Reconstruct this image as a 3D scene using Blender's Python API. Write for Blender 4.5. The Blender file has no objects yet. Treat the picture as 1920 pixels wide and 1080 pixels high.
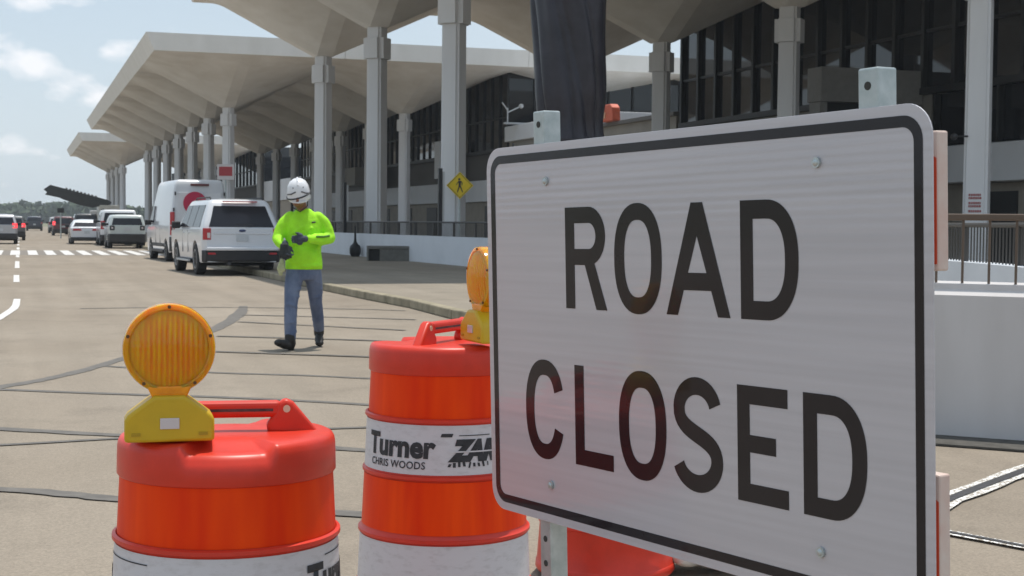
import bpy, bmesh, math, random
from mathutils import Vector, Matrix, Euler
random.seed(7)
R = math.radians
S = bpy.context.scene
col = S.collection

# ------------------------------------------------------------------ camera, world, sun, exposure
cam_d = bpy.data.cameras.new('camera'); cam = bpy.data.objects.new('camera', cam_d); col.objects.link(cam)
right = Vector((0.94779272, -0.31875810, 0.00906808)); up = Vector((0.00529909, 0.04417625, 0.99900970)); fwd = Vector((0.31884303, 0.94680607, -0.04355905))
m = Matrix((right, up, -fwd)).transposed().to_4x4(); m.translation = Vector((0, 0, 1.40))
cam.matrix_world = m
cam_d.sensor_width = 36; cam_d.lens = 2742 / 1920 * 36
cam_d.clip_start = 0.05; cam_d.clip_end = 6000
cam_d.dof.use_dof = True; cam_d.dof.focus_distance = 3.2; cam_d.dof.aperture_fstop = 22
S.camera = cam

TO_SUN = Vector((0.15, 0.14, 1.0)).normalized()
w = bpy.data.worlds.new('World'); S.world = w; w.use_nodes = True
nt = w.node_tree; nt.nodes.clear()
N = nt.nodes.new; LK = nt.links.new
out = N('ShaderNodeOutputWorld'); bg = N('ShaderNodeBackground'); bg.inputs[1].default_value = 0.10
sky = N('ShaderNodeTexSky'); sky.sky_type = 'NISHITA'; sky.sun_disc = False
sky.sun_elevation = math.asin(TO_SUN.z); sky.sun_rotation = math.atan2(TO_SUN.x, TO_SUN.y)
sky.air_density = 1.0; sky.dust_density = 2.5; sky.ozone_density = 1.2
tc = N('ShaderNodeTexCoord')
def mathn(op, a, b=None, clamp=False):
    n = N('ShaderNodeMath'); n.operation = op; n.use_clamp = clamp
    for i, v in enumerate((a, b)):
        if v is None: continue
        if isinstance(v, (int, float)): n.inputs[i].default_value = v
        else: LK(v, n.inputs[i])
    return n.outputs[0]
def mixc(f, a, b):
    n = N('ShaderNodeMix'); n.data_type = 'RGBA'
    for i, v in ((0, f), (6, a), (7, b)):
        if isinstance(v, (int, float)): n.inputs[i].default_value = v
        elif isinstance(v, tuple): n.inputs[i].default_value = v
        else: LK(v, n.inputs[i])
    return n.outputs[2]
noi = N('ShaderNodeTexNoise'); noi.inputs['Scale'].default_value = 17; noi.inputs['Detail'].default_value = 8; noi.inputs['Roughness'].default_value = .58
mp = N('ShaderNodeMapping'); mp.inputs['Scale'].default_value = (1, 1, 1.9); LK(tc.outputs['Generated'], mp.inputs[0]); LK(mp.outputs[0], noi.inputs['Vector'])
def blob(c, sx, sz):
    s = N('ShaderNodeVectorMath'); s.operation = 'SUBTRACT'; LK(tc.outputs['Generated'], s.inputs[0]); s.inputs[1].default_value = c
    k = N('ShaderNodeVectorMath'); k.operation = 'MULTIPLY'; LK(s.outputs[0], k.inputs[0]); k.inputs[1].default_value = (1 / sx, 1 / 2.0, 1 / sz)
    l = N('ShaderNodeVectorMath'); l.operation = 'LENGTH'; LK(k.outputs[0], l.inputs[0])
    return mathn('SUBTRACT', 1.0, l.outputs['Value'], clamp=True)
def pxdir(u, v): return (right * ((u - 960) / 2742) + up * ((540 - v) / 2742) + fwd).normalized()
msum = None
for (u, v, sx, sz) in ((70, 130, .035, .022), (125, 165, .04, .026), (170, 190, .035, .02), (120, 5, .06, .02), (205, 98, .03, .016), (20, 280, .04, .014), (-200, 100, .12, .05), (330, -120, .15, .06)):
    b = blob(pxdir(u, v), sx, sz); msum = b if msum is None else mathn('MAXIMUM', msum, b)
hi = mathn('MULTIPLY', mathn('SUBTRACT', noi.outputs[0], .48), 7.0)
cl = mathn('MULTIPLY', mathn('ADD', hi, mathn('SUBTRACT', mathn('MULTIPLY', msum, 2.6), 1.15)), .8, clamp=True)
# broad light cloud over the rest of the sky
noi2 = N('ShaderNodeTexNoise'); noi2.inputs['Scale'].default_value = 2.2; noi2.inputs['Detail'].default_value = 6; LK(mp.outputs[0], noi2.inputs['Vector'])
br = mathn('MULTIPLY', mathn('SUBTRACT', noi2.outputs[0], .5), 1.2, clamp=True)
sepz = N('ShaderNodeSeparateXYZ'); LK(tc.outputs['Generated'], sepz.inputs[0])
low = mathn('SUBTRACT', 1.0, mathn('MULTIPLY', sepz.outputs[2], 5.0), clamp=True)
hz = mixc(0.74, sky.outputs[0], mixc(low, (5.7, 7.0, 8.2, 1), (7.9, 8.9, 9.6, 1)))
hz2 = mixc(br, hz, (7.0, 7.7, 8.3, 1))
fin = mixc(mathn('MULTIPLY', cl, .72), hz2, (10.2, 10.1, 10.3, 1))
LK(fin, bg.inputs[0]); LK(bg.outputs[0], out.inputs[0])

sl = bpy.data.lights.new('sun', 'SUN'); sun = bpy.data.objects.new('sun', sl); col.objects.link(sun)
sl.energy = 3.6; sl.angle = R(0.6); sl.color = (1, .95, .87)
sun.rotation_euler = TO_SUN.to_track_quat('Z', 'Y').to_euler(); sun.location = (0, 0, 60)
S.view_settings.view_transform = 'Standard'; S.view_settings.look = 'None'; S.view_settings.gamma = 1
S.view_settings.exposure = 0.13
S.cycles.max_bounces = 8; S.cycles.diffuse_bounces = 5

# ------------------------------------------------------------------ materials
def mat(name, c, rough=.6, metal=0., var=.0, scale=4., spec=.5, bump=0., bscale=40., trans=0., coat=0., c2=None, detail=5, sheen=0., emit=None, estr=0, vscale=(1,1,1), ior=1.45):
    M = bpy.data.materials.new(name); M.use_nodes = True; t = M.node_tree; p = t.nodes['Principled BSDF']
    p.inputs['Base Color'].default_value = (*c, 1); p.inputs['Roughness'].default_value = rough; p.inputs['Metallic'].default_value = metal
    p.inputs['Specular IOR Level'].default_value = spec; p.inputs['IOR'].default_value = ior
    if trans: p.inputs['Transmission Weight'].default_value = trans
    if coat: p.inputs['Coat Weight'].default_value = coat; p.inputs['Coat Roughness'].default_value = .05
    if emit: p.inputs['Emission Color'].default_value = (*emit, 1); p.inputs['Emission Strength'].default_value = estr
    tcn = t.nodes.new('ShaderNodeTexCoord'); mpn = t.nodes.new('ShaderNodeMapping'); mpn.inputs['Scale'].default_value = vscale
    t.links.new(tcn.outputs['Object'], mpn.inputs[0])
    if var or c2:
        n = t.nodes.new('ShaderNodeTexNoise'); n.inputs['Scale'].default_value = scale; n.inputs['Detail'].default_value = detail; n.inputs['Roughness'].default_value = .62
        t.links.new(mpn.outputs[0], n.inputs['Vector'])
        r = t.nodes.new('ShaderNodeValToRGB'); r.color_ramp.elements[0].position = .32; r.color_ramp.elements[1].position = .68
        lo = c2 if c2 else tuple(x * (1 - var) for x in c); h = c if c2 else tuple(min(1, x * (1 + var)) for x in c)
        r.color_ramp.elements[0].color = (*lo, 1); r.color_ramp.elements[1].color = (*h, 1)
        t.links.new(n.outputs[0], r.inputs[0]); t.links.new(r.outputs[0], p.inputs['Base Color'])
    if bump:
        n2 = t.nodes.new('ShaderNodeTexNoise'); n2.inputs['Scale'].default_value = bscale; n2.inputs['Detail'].default_value = 4; t.links.new(mpn.outputs[0], n2.inputs['Vector'])
        b = t.nodes.new('ShaderNodeBump'); b.inputs['Strength'].default_value = bump; b.inputs['Distance'].default_value = .01
        t.links.new(n2.outputs[0], b.inputs['Height']); t.links.new(b.outputs[0], p.inputs['Normal'])
    return M

def ground_mat(name, c_lo, c_hi, fine=.25, big=.25, oil=0.0):
    M = bpy.data.materials.new(name); M.use_nodes = True; t = M.node_tree; p = t.nodes['Principled BSDF']; nn = t.nodes.new; L = t.links.new
    p.inputs['Roughness'].default_value = .88; p.inputs['Specular IOR Level'].default_value = .25
    tcn = nn('ShaderNodeTexCoord')
    a = nn('ShaderNodeTexNoise'); a.inputs['Scale'].default_value = big; a.inputs['Detail'].default_value = 8; L(tcn.outputs['Object'], a.inputs['Vector'])
    b = nn('ShaderNodeTexNoise'); b.inputs['Scale'].default_value = 75; b.inputs['Detail'].default_value = 4; b.inputs['Roughness'].default_value = .8; L(tcn.outputs['Object'], b.inputs['Vector'])
    mpn = nn('ShaderNodeMapping'); mpn.inputs['Scale'].default_value = (1.6, .08, 1); L(tcn.outputs['Object'], mpn.inputs[0])
    st = nn('ShaderNodeTexNoise'); st.inputs['Scale'].default_value = 1.3; st.inputs['Detail'].default_value = 5; L(mpn.outputs[0], st.inputs['Vector'])
    r = nn('ShaderNodeValToRGB'); r.color_ramp.elements[0].position = .3; r.color_ramp.elements[1].position = .7
    r.color_ramp.elements[0].color = (*c_lo, 1); r.color_ramp.elements[1].color = (*c_hi, 1); L(a.outputs[0], r.inputs[0])
    def mr(src, lo, hi, a0=.3, a1=.7):
        q = nn('ShaderNodeMapRange'); q.inputs[1].default_value = a0; q.inputs[2].default_value = a1; q.inputs[3].default_value = lo; q.inputs[4].default_value = hi; L(src, q.inputs[0]); return q.outputs[0]
    mm = nn('ShaderNodeMath'); mm.operation = 'MULTIPLY'; L(mr(b.outputs[0], 1 - fine, 1 + fine), mm.inputs[0]); L(mr(st.outputs[0], .9, 1.06), mm.inputs[1])
    v = nn('ShaderNodeVectorMath'); v.operation = 'SCALE'; L(r.outputs[0], v.inputs[0]); L(mm.outputs[0], v.inputs['Scale'])
    vo = nn('ShaderNodeTexVoronoi'); vo.inputs['Scale'].default_value = 95; L(tcn.outputs['Object'], vo.inputs['Vector'])
    sx_ = nn('ShaderNodeSeparateColor'); L(vo.outputs['Color'], sx_.inputs[0])
    sp2 = mr(sx_.outputs[0], .88, 1.11, 0, 1)
    ol = nn('ShaderNodeTexNoise'); ol.inputs['Scale'].default_value = 1.1; ol.inputs['Detail'].default_value = 7; ol.inputs['Roughness'].default_value = .7; L(tcn.outputs['Object'], ol.inputs['Vector'])
    m3 = nn('ShaderNodeMath'); m3.operation = 'MULTIPLY'; L(sp2, m3.inputs[0]); L(mr(ol.outputs[0], .88, 1.02, .34, .50), m3.inputs[1])
    v2 = nn('ShaderNodeVectorMath'); v2.operation = 'SCALE'; L(v.outputs[0], v2.inputs[0]); L(m3.outputs[0], v2.inputs['Scale'])
    L(v2.outputs[0], p.inputs['Base Color'])
    bp = nn('ShaderNodeBump'); bp.inputs['Strength'].default_value = .5; bp.inputs['Distance'].default_value = .006; L(b.outputs[0], bp.inputs['Height']); L(bp.outputs[0], p.inputs['Normal'])
    return M

MT = {}
MT['road'] = ground_mat('road_aggregate', (.240, .200, .156), (.292, .249, .200), .16)
MT['walk'] = ground_mat('sidewalk_concrete', (.235, .202, .160), (.29, .253, .205), .15)
MT['land'] = ground_mat('far_ground', (.12, .13, .07), (.2, .19, .12), .15, .02)
MT['conc'] = mat('painted_concrete', (.60, .57, .525), .75, var=.09, scale=.35, spec=.3, bump=.15, bscale=8)
MT['canopy'] = mat('canopy_concrete', (.84, .81, .765), .8, scale=.55, spec=.25, c2=(.69, .65, .59), bump=.1, bscale=5, detail=9)
MT['fascia'] = mat('canopy_fascia', (.80, .77, .73), .8, scale=.9, c2=(.72, .69, .645), spec=.25, vscale=(1, 1, .25), detail=9)
MT['column'] = mat('column_paint', (.68, .68, .69), .6, var=.06, scale=.8, spec=.35, vscale=(1, 1, .25))
MT['white_wall'] = mat('white_parapet_paint', (.68, .70, .735), .6, var=.05, scale=.9, spec=.35, bump=.08, bscale=20)
MT['band'] = mat('spandrel_band', (.62, .63, .65), .7, var=.05, scale=.5)
MT['stone'] = mat('tan_stone_cladding', (.34, .30, .25), .8, scale=1.3, c2=(.25, .225, .19), detail=9)
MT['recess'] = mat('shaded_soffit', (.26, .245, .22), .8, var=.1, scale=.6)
MT['glass'] = mat('dark_glazing', (.012, .013, .016), .04, spec=.65, var=.2, scale=.3)
MT['mullion'] = mat('black_mullion', (.012, .012, .013), .5)
MT['brightm'] = mat('aluminium_fin', (.5, .5, .5), .45, metal=.3)
MT['curb'] = mat('curb_stone', (.36, .31, .22), .9, scale=3, c2=(.20, .175, .12), bump=.5, bscale=30, detail=9)
MT['dark_strip'] = mat('dark_strip_grey', (.125, .113, .10), .7, var=.2, scale=9)
MT['paint'] = mat('road_paint', (.72, .71, .70), .7, scale=9, c2=(.52, .50, .47), detail=9)
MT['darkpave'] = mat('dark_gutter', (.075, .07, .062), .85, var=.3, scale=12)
MT['galv'] = mat('galvanised_steel', (.53, .57, .57), .42, metal=.55, scale=28, c2=(.38, .43, .43), spec=.5)
MT['tarp'] = mat('black_tarp', (.030, .027, .036), .36, var=.25, scale=2, spec=.4)
MT['near_wall'] = mat('near_wall_paint', (.57, .545, .54), .6, c2=(.49, .465, .455), scale=1.6, detail=9, vscale=(1.2, 1.2, .3), spec=.35, bump=.08, bscale=20)
MT['black'] = mat('black_paint', (.02, .02, .022), .45)
MT['rail'] = mat('bronze_rail', (.12, .085, .062), .5, metal=.2)
MT['picket'] = mat('iron_picket', (.06, .055, .05), .5)
MT['yellow_sign'] = mat('sign_yellow', (.84, .60, .01), .4, var=.05)
MT['red_sign'] = mat('sign_red', (.42, .04, .05), .5, var=.1)
MT['white_sign'] = mat('sign_white', (.66, .62, .62), .5)

def sign_sheet():
    M = bpy.data.materials.new('retroreflective_white'); M.use_nodes = True; t = M.node_tree; p = t.nodes['Principled BSDF']; nn = t.nodes.new; L = t.links.new
    tcn = nn('ShaderNodeTexCoord'); mp = nn('ShaderNodeMapping'); mp.inputs['Scale'].default_value = (1.2, 1, 55); L(tcn.outputs['Object'], mp.inputs[0])
    n = nn('ShaderNodeTexNoise'); n.inputs['Scale'].default_value = 1.2; n.inputs['Detail'].default_value = 3; L(mp.outputs[0], n.inputs['Vector'])
    r = nn('ShaderNodeValToRGB'); r.color_ramp.elements[0].position = .35; r.color_ramp.elements[1].position = .65
    r.color_ramp.elements[0].color = (.46, .44, .465, 1); r.color_ramp.elements[1].color = (.51, .488, .515, 1); L(n.outputs[0], r.inputs[0]); L(r.outputs[0], p.inputs['Base Color'])
    p.inputs['Roughness'].default_value = .32; p.inputs['Coat Weight'].default_value = 1.0; p.inputs['Coat Roughness'].default_value = .07; p.inputs['Coat IOR'].default_value = 1.42
    w_ = nn('ShaderNodeTexWave'); w_.wave_type = 'BANDS'; w_.bands_direction = 'Z'; w_.inputs['Scale'].default_value = 22; w_.inputs['Distortion'].default_value = .6; L(tcn.outputs['Object'], w_.inputs['Vector'])
    b = nn('ShaderNodeBump'); b.inputs['Strength'].default_value = .09; b.inputs['Distance'].default_value = .001; L(w_.outputs['Fac'], b.inputs['Height']); L(b.outputs[0], p.inputs['Normal']); L(b.outputs[0], p.inputs['Coat Normal'])
    return M
MT['sheet'] = sign_sheet()
MT['legend'] = mat('sign_black_film', (.018, .0155, .0185), .22, spec=.15, coat=.48, var=.1, scale=6)
MT['legend'].node_tree.nodes['Principled BSDF'].inputs['Coat IOR'].default_value = 1.42
MT['drum'] = mat('orange_red_plastic', (.62, .036, .016), .38, var=.12, scale=7, spec=.5)
MT['film'] = mat('orange_reflective_film', (.92, .070, .002), .45, scale=5, c2=(.78, .034, .002), spec=.16, vscale=(3, 3, .35), detail=2)
MT['filmw'] = mat('white_reflective_film', (.60, .58, .605), .38, c2=(.45, .425, .435), scale=15, vscale=(1.6, 1.6, 4.5), detail=9)
MT['filmw'].node_tree.nodes['Color Ramp'].color_ramp.elements[0].position = .22; MT['filmw'].node_tree.nodes['Color Ramp'].color_ramp.elements[1].position = .50
MT['ink'] = mat('stencil_ink', (.03, .03, .035), .6, var=.3, scale=60)
MT['dirt'] = mat('scuff_dirt', (.10, .07, .075), .8, var=.4, scale=30)
MT['rubber'] = mat('black_rubber', (.022, .022, .022), .8, var=.2, scale=9)
MT['lamp_y'] = mat('yellow_plastic', (.60, .38, .012), .42, var=.06, scale=14, spec=.5)
MT['amber'] = mat('amber_lens', (1.0, .43, .0), .12, c2=(1.0, .27, .0), scale=30, vscale=(2.5, 1, .5), trans=.22, spec=.4, coat=.15)  # lighter streaks put yellow highlights into the lens colour
for q_ in ('amber',):
    pp_ = MT[q_].node_tree.nodes['Principled BSDF']; pp_.inputs['Subsurface Weight'].default_value = 1.0; pp_.inputs['Subsurface Radius'].default_value = (1.0, .35, .02); pp_.inputs['Subsurface Scale'].default_value = .05
MT['amberb'] = mat('amber_reflector', (1.0, .30, .0), .25, var=.2, scale=30, spec=.6)
MT['screw'] = mat('dark_screw', (.12, .05, .01), .5)
MT['tagw'] = mat('pale_tag', (.62, .58, .42), .5)

# ------------------------------------------------------------------ mesh helpers
class MB:
    def __init__(s): s.b = bmesh.new()
    def box(s, c, d, rot=None, rz=0):
        M = Matrix.Translation(Vector(c)) @ (rot.to_4x4() if rot else Matrix.Rotation(rz, 4, 'Z')) @ Matrix.Diagonal((d[0], d[1], d[2], 1))
        bmesh.ops.create_cube(s.b, size=1, matrix=M); return s
    def cyl(s, p0, p1, r0, r1=None, seg=12, caps=True):
        p0 = Vector(p0); p1 = Vector(p1); r1 = r0 if r1 is None else r1; d = p1 - p0
        M = Matrix.Translation((p0 + p1) / 2) @ d.to_track_quat('Z', 'Y').to_matrix().to_4x4()
        bmesh.ops.create_cone(s.b, cap_ends=caps, segments=seg, radius1=r0, radius2=r1, depth=d.length, matrix=M); return s
    def ball(s, c, r, seg=12, rot=None):
        if isinstance(r, (int, float)): r = (r, r, r)
        M = Matrix.Translation(Vector(c)) @ (rot.to_4x4() if rot else Matrix.Identity(4)) @ Matrix.Diagonal((*r, 1))
        bmesh.ops.create_uvsphere(s.b, u_segments=seg, v_segments=max(6, seg * 2 // 3), radius=1, matrix=M); return s
    def tube(s, pts, rs, seg=10):
        pts = [Vector(p) for p in pts]
        if isinstance(rs, (int, float)): rs = [rs] * len(pts)
        for i in range(len(pts) - 1):
            s.cyl(pts[i], pts[i + 1], rs[i], rs[i + 1], seg)
        for p, r in zip(pts, rs): s.ball(p, r * .999, seg)
        return s
    def poly(s, pts):
        return s.b.faces.new([s.b.verts.new(p) for p in pts])
    def prism(s, pts, vec):
        vec = Vector(vec); a = [s.b.verts.new(p) for p in pts]; b = [s.b.verts.new(Vector(p) + vec) for p in pts]; n = len(pts)
        s.b.faces.new(a); s.b.faces.new(b[::-1])
        for i in range(n): s.b.faces.new((a[i], b[i], b[(i + 1) % n], a[(i + 1) % n]))
        return s
    def lathe(s, prof, seg=32, c=(0, 0), rf=None, a0=0, a1=2 * math.pi, close=True):
        full = abs(a1 - a0 - 2 * math.pi) < 1e-6; n = seg if full else seg + 1
        rings = []
        for (r, z) in prof:
            ring = []
            for k in range(n):
                a = a0 + (a1 - a0) * k / seg; rr = rf(a, r, z) if rf else r
                ring.append(s.b.verts.new((c[0] + rr * math.sin(a), c[1] - rr * math.cos(a), z)))
            rings.append(ring)
        for i in range(len(rings) - 1):
            for k in range(seg):
                k2 = (k + 1) % n
                s.b.faces.new((rings[i][k], rings[i][k2], rings[i + 1][k2], rings[i + 1][k]))
        if full and close:
            s.b.faces.new(rings[0][::-1]); s.b.faces.new(rings[-1])
        return s
    def rings(s, rings, caps=True):
        rr = [[s.b.verts.new(p) for p in ring] for ring in rings]; n = len(rr[0])
        for i in range(len(rr) - 1):
            for k in range(n): s.b.faces.new((rr[i][k], rr[i][(k + 1) % n], rr[i + 1][(k + 1) % n], rr[i + 1][k]))
        if caps: s.b.faces.new(rr[0][::-1]); s.b.faces.new(rr[-1])
        return s
    def build(s, name, m, parent=None, smooth=False, bevel=0, bseg=2, angle=40, fix=True):
        if fix: bmesh.ops.recalc_face_normals(s.b, faces=s.b.faces)
        me = bpy.data.meshes.new(name); s.b.to_mesh(me); s.b.free()
        if isinstance(m, list):
            for q in m: me.materials.append(q)
        else: me.materials.append(m)
        o = bpy.data.objects.new(name, me); col.objects.link(o)
        if parent: o.parent = parent
        if smooth:
            for p in me.polygons: p.use_smooth = True
            if angle:
                me.set_sharp_from_angle(angle=R(angle))
        if bevel:
            b = o.modifiers.new('b', 'BEVEL'); b.width = bevel; b.segments = bseg; b.limit_method = 'ANGLE'; b.angle_limit = R(35); b.harden_normals = False
        return o
def tag(o, label=None, cat=None, group=None, kind=None):
    if label: o['label'] = label
    if cat: o['category'] = cat
    if group: o['group'] = group
    if kind: o['kind'] = kind
    return o
def empty(name, loc=(0, 0, 0), rz=0):
    o = bpy.data.objects.new(name, None); col.objects.link(o); o.location = loc; o.rotation_euler = (0, 0, rz); o.empty_display_size = .3
    return o
def kids(o): return [c for c in list(bpy.data.objects) if c.parent == o]
def copy_tree(o, parent=None, children=None):
    c = o.copy(); col.objects.link(c)
    if parent: c.parent = parent
    for ch in kids(o): copy_tree(ch, c)
    return c
def apply_mods(o):
    dg = bpy.context.evaluated_depsgraph_get(); me = bpy.data.meshes.new_from_object(o.evaluated_get(dg)); o.modifiers.clear(); o.data = me
def fused(mb, name, m, parent, vox=.012, it=6, smooth=True):
    o = mb.build(name, m, parent)
    r = o.modifiers.new('r', 'REMESH'); r.mode = 'VOXEL'; r.voxel_size = vox; r.use_smooth_shade = True
    s_ = o.modifiers.new('s', 'SMOOTH'); s_.factor = .5; s_.iterations = it
    apply_mods(o)
    for p in o.data.polygons: p.use_smooth = True
    return o
def text_mesh(body, size, bold=0.0, shear=0.0, spacing=1.0):
    cu = bpy.data.curves.new('t', 'FONT'); cu.body = body; cu.size = size; cu.offset = bold; cu.shear = shear; cu.space_character = spacing; cu.resolution_u = 3
    o = bpy.data.objects.new('t', cu); col.objects.link(o)
    dg = bpy.context.evaluated_depsgraph_get(); dg.update(); me = bpy.data.meshes.new_from_object(o.evaluated_get(dg)); bpy.data.objects.remove(o)
    return me
def strip_on_ground(name, pts, wds, m, z, label=None, kind='structure', jitter=0, smooth=False):
    if smooth:
        if isinstance(wds, (int, float)): wds = [wds] * len(pts)
        q = [Vector(p) for p in pts]; q = [q[0] * 2 - q[1]] + q + [q[-1] * 2 - q[-2]]; np_ = []; nw_ = []
        for i in range(1, len(q) - 2):
            for j in range(6):
                t = j / 6; np_.append(((q[i] * 2) + (q[i + 1] - q[i - 1]) * t + (q[i - 1] * 2 - q[i] * 5 + q[i + 1] * 4 - q[i + 2]) * t * t + (q[i] * 3 - q[i - 1] - q[i + 1] * 3 + q[i + 2]) * t ** 3) * .5); nw_.append(wds[i - 1] * (1 - t) + wds[i] * t)
        np_.append(q[-2]); nw_.append(wds[-1]); pts = np_; wds = nw_
    mb = MB(); n = len(pts); P = [Vector((p[0], p[1], 0)) for p in pts]
    if isinstance(wds, (int, float)): wds = [wds] * n
    # densify
    Q = []; Wd = []
    for i in range(n - 1):
        L = (P[i + 1] - P[i]).length; k = max(1, int(L / .25))
        for j in range(k):
            t = j / k; Q.append(P[i].lerp(P[i + 1], t)); Wd.append(wds[i] * (1 - t) + wds[i + 1] * t)
    Q.append(P[-1]); Wd.append(wds[-1])
    a = []; b = []
    for i, q in enumerate(Q):
        d = (Q[min(i + 1, len(Q) - 1)] - Q[max(i - 1, 0)]).normalized(); nn = Vector((-d.y, d.x, 0)); wq = Wd[i] * (1 + random.uniform(-jitter, jitter)) / 2
        q = q + nn * random.uniform(-1, 1) * jitter * Wd[i] * .4
        a.append(mb.b.verts.new((q + nn * wq + Vector((0, 0, z))))); b.append(mb.b.verts.new((q - nn * wq + Vector((0, 0, z)))))
    for i in range(len(Q) - 1): mb.b.faces.new((b[i], b[i + 1], a[i + 1], a[i]))
    o = mb.build(name, m, fix=False); tag(o, label, kind=kind); return o

# ------------------------------------------------------------------ ground, road, walk
g = MB(); g.poly([(-2500, -300, -.02), (2500, -300, -.02), (2500, 4000, -.02), (-2500, 4000, -.02)]); tag(g.build('ground', MT['land']), kind='structure')
g = MB(); g.poly([(-30, -30, 0), (60, -30, 0), (60, 330, 0), (-30, 330, 0)]); tag(g.build('road', MT['road']), kind='structure')
curb_pts = [(5.9, 190), (5.9, 100), (5.88, 60), (5.85, 40), (5.9, 31.5), (5.95, 29.0), (6.0, 26.2), (6.12, 23.4), (6.02, 20.6), (6.3, 17.5), (7.1, 14.8), (8.6, 12.8), (11.5, 12.0)]
sw = MB(); sw.prism([(x + .16, y, .005) for x, y in curb_pts] + [(13, 14), (13, 190)][0:0] + [(12.5, 13), (13.6, 40), (13.6, 190)] and [(x + .16, y, .005) for x, y in curb_pts] + [(12.9, 12.0, .005), (14.2, 44, .005), (14.2, 190, .005)], (0, 0, .13))
tag(sw.build('pavement', MT['walk']), kind='structure')
# curb in cast lengths
cb = MB()
for i in range(len(curb_pts) - 1):
    a = Vector((*curb_pts[i], 0)); b = Vector((*curb_pts[i + 1], 0)); L = (b - a).length; k = max(1, round(L / 1.5)); d = (b - a) / k
    for j in range(k):
        c = a + d * (j + .5); cb.box((c.x + .07, c.y, .073), (.19, d.length - .015, .146), rz=math.atan2(d.y, d.x) - math.pi / 2)
tag(cb.build('kerb', MT['curb'], bevel=.02), kind='structure')

dark_strips = [
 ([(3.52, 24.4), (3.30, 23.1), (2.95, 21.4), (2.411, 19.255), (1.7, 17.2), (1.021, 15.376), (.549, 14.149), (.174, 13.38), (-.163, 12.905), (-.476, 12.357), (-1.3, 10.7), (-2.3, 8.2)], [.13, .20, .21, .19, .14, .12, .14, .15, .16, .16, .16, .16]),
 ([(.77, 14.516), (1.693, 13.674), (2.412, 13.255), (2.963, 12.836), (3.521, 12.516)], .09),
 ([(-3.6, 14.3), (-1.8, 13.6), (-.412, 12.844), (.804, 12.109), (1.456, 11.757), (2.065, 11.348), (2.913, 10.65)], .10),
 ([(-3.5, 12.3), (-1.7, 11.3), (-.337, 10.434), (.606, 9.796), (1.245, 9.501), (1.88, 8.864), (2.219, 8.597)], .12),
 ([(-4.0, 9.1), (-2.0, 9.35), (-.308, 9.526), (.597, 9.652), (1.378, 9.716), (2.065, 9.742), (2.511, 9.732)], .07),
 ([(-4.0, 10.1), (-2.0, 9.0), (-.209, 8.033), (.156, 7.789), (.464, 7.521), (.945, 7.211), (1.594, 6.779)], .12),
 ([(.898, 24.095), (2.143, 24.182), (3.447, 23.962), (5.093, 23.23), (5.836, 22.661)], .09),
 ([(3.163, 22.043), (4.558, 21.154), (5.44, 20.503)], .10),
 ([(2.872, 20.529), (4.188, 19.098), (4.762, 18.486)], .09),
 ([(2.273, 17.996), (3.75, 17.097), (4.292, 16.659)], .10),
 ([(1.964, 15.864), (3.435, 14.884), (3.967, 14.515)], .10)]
for i, (p, wd) in enumerate(dark_strips):
    strip_on_ground('road_strip', p, wd, MT['dark_strip'], .004 + .0006 * i, jitter=.13, smooth=True)  # narrow dark grey strips with ragged edges, laid flat on the road
sp = mat('worn_white_edge', (.78, .77, .75), .8, scale=55, c2=(.29, .25, .20), detail=8, vscale=(1, 1, 1)); sp.node_tree.nodes['Color Ramp'].color_ramp.elements[0].position = .48; sp.node_tree.nodes['Color Ramp'].color_ramp.elements[1].position = .52
r1 = [(3.903, 5.894), (4.513, 6.341), (4.973, 6.655), (6.022, 7.341)]; r2 = [(3.86, 6.05), (4.018, 5.639), (4.092, 5.466), (4.223, 5.132), (4.4, 4.7)]
strip_on_ground('road_marking', r1, .16, sp, .012, jitter=.10); strip_on_ground('road_marking', r2, .085, sp, .0125, jitter=.12)
dk_ = mat('fresh_tar', (.04, .038, .04), .6, var=.3, scale=20); strip_on_ground('road_strip', r1, .062, dk_, .016, jitter=.1); strip_on_ground('road_strip', r2, .032, dk_, .0165, jitter=.1)
# lane dashes and curved guide line
for y0, y1 in ((34.6, 39), (44.6, 52), (57.5, 61), (72.5, 78), (84, 88), (96, 100), (108, 112), (120, 124), (132, 136)):
    strip_on_ground('road_marking', [(-.075, y0), (-.085, y1)], .13, MT['paint'], .006)
strip_on_ground('road_marking', [(-.05, 27.2), (-.065, 25.2), (-.10, 24.2), (-.30, 21.7), (-.9, 17.6)], [.11, .12, .13, .12, .12], MT['paint'], .006)
g = MB(); g.poly([(-14, 61.0, .003), (5.6, 61.0, .003), (5.6, 70.6, .003), (-14, 70.6, .003)])
tag(g.build('crosswalk_surface', mat('dark_crosswalk_asphalt', (.20, .175, .15), .85, var=.12, scale=3)), kind='structure')
cw = MB()
for k in range(-18, 9):
    x = -.376 + .70 * k
    if x + .36 > 5.6: continue
    cw.poly([(x, 61.3, .008), (x + .38, 61.3, .008), (x + .38, 70.3, .008), (x, 70.3, .008)])
tag(cw.build('crosswalk', MT['paint']), kind='structure')

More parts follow.
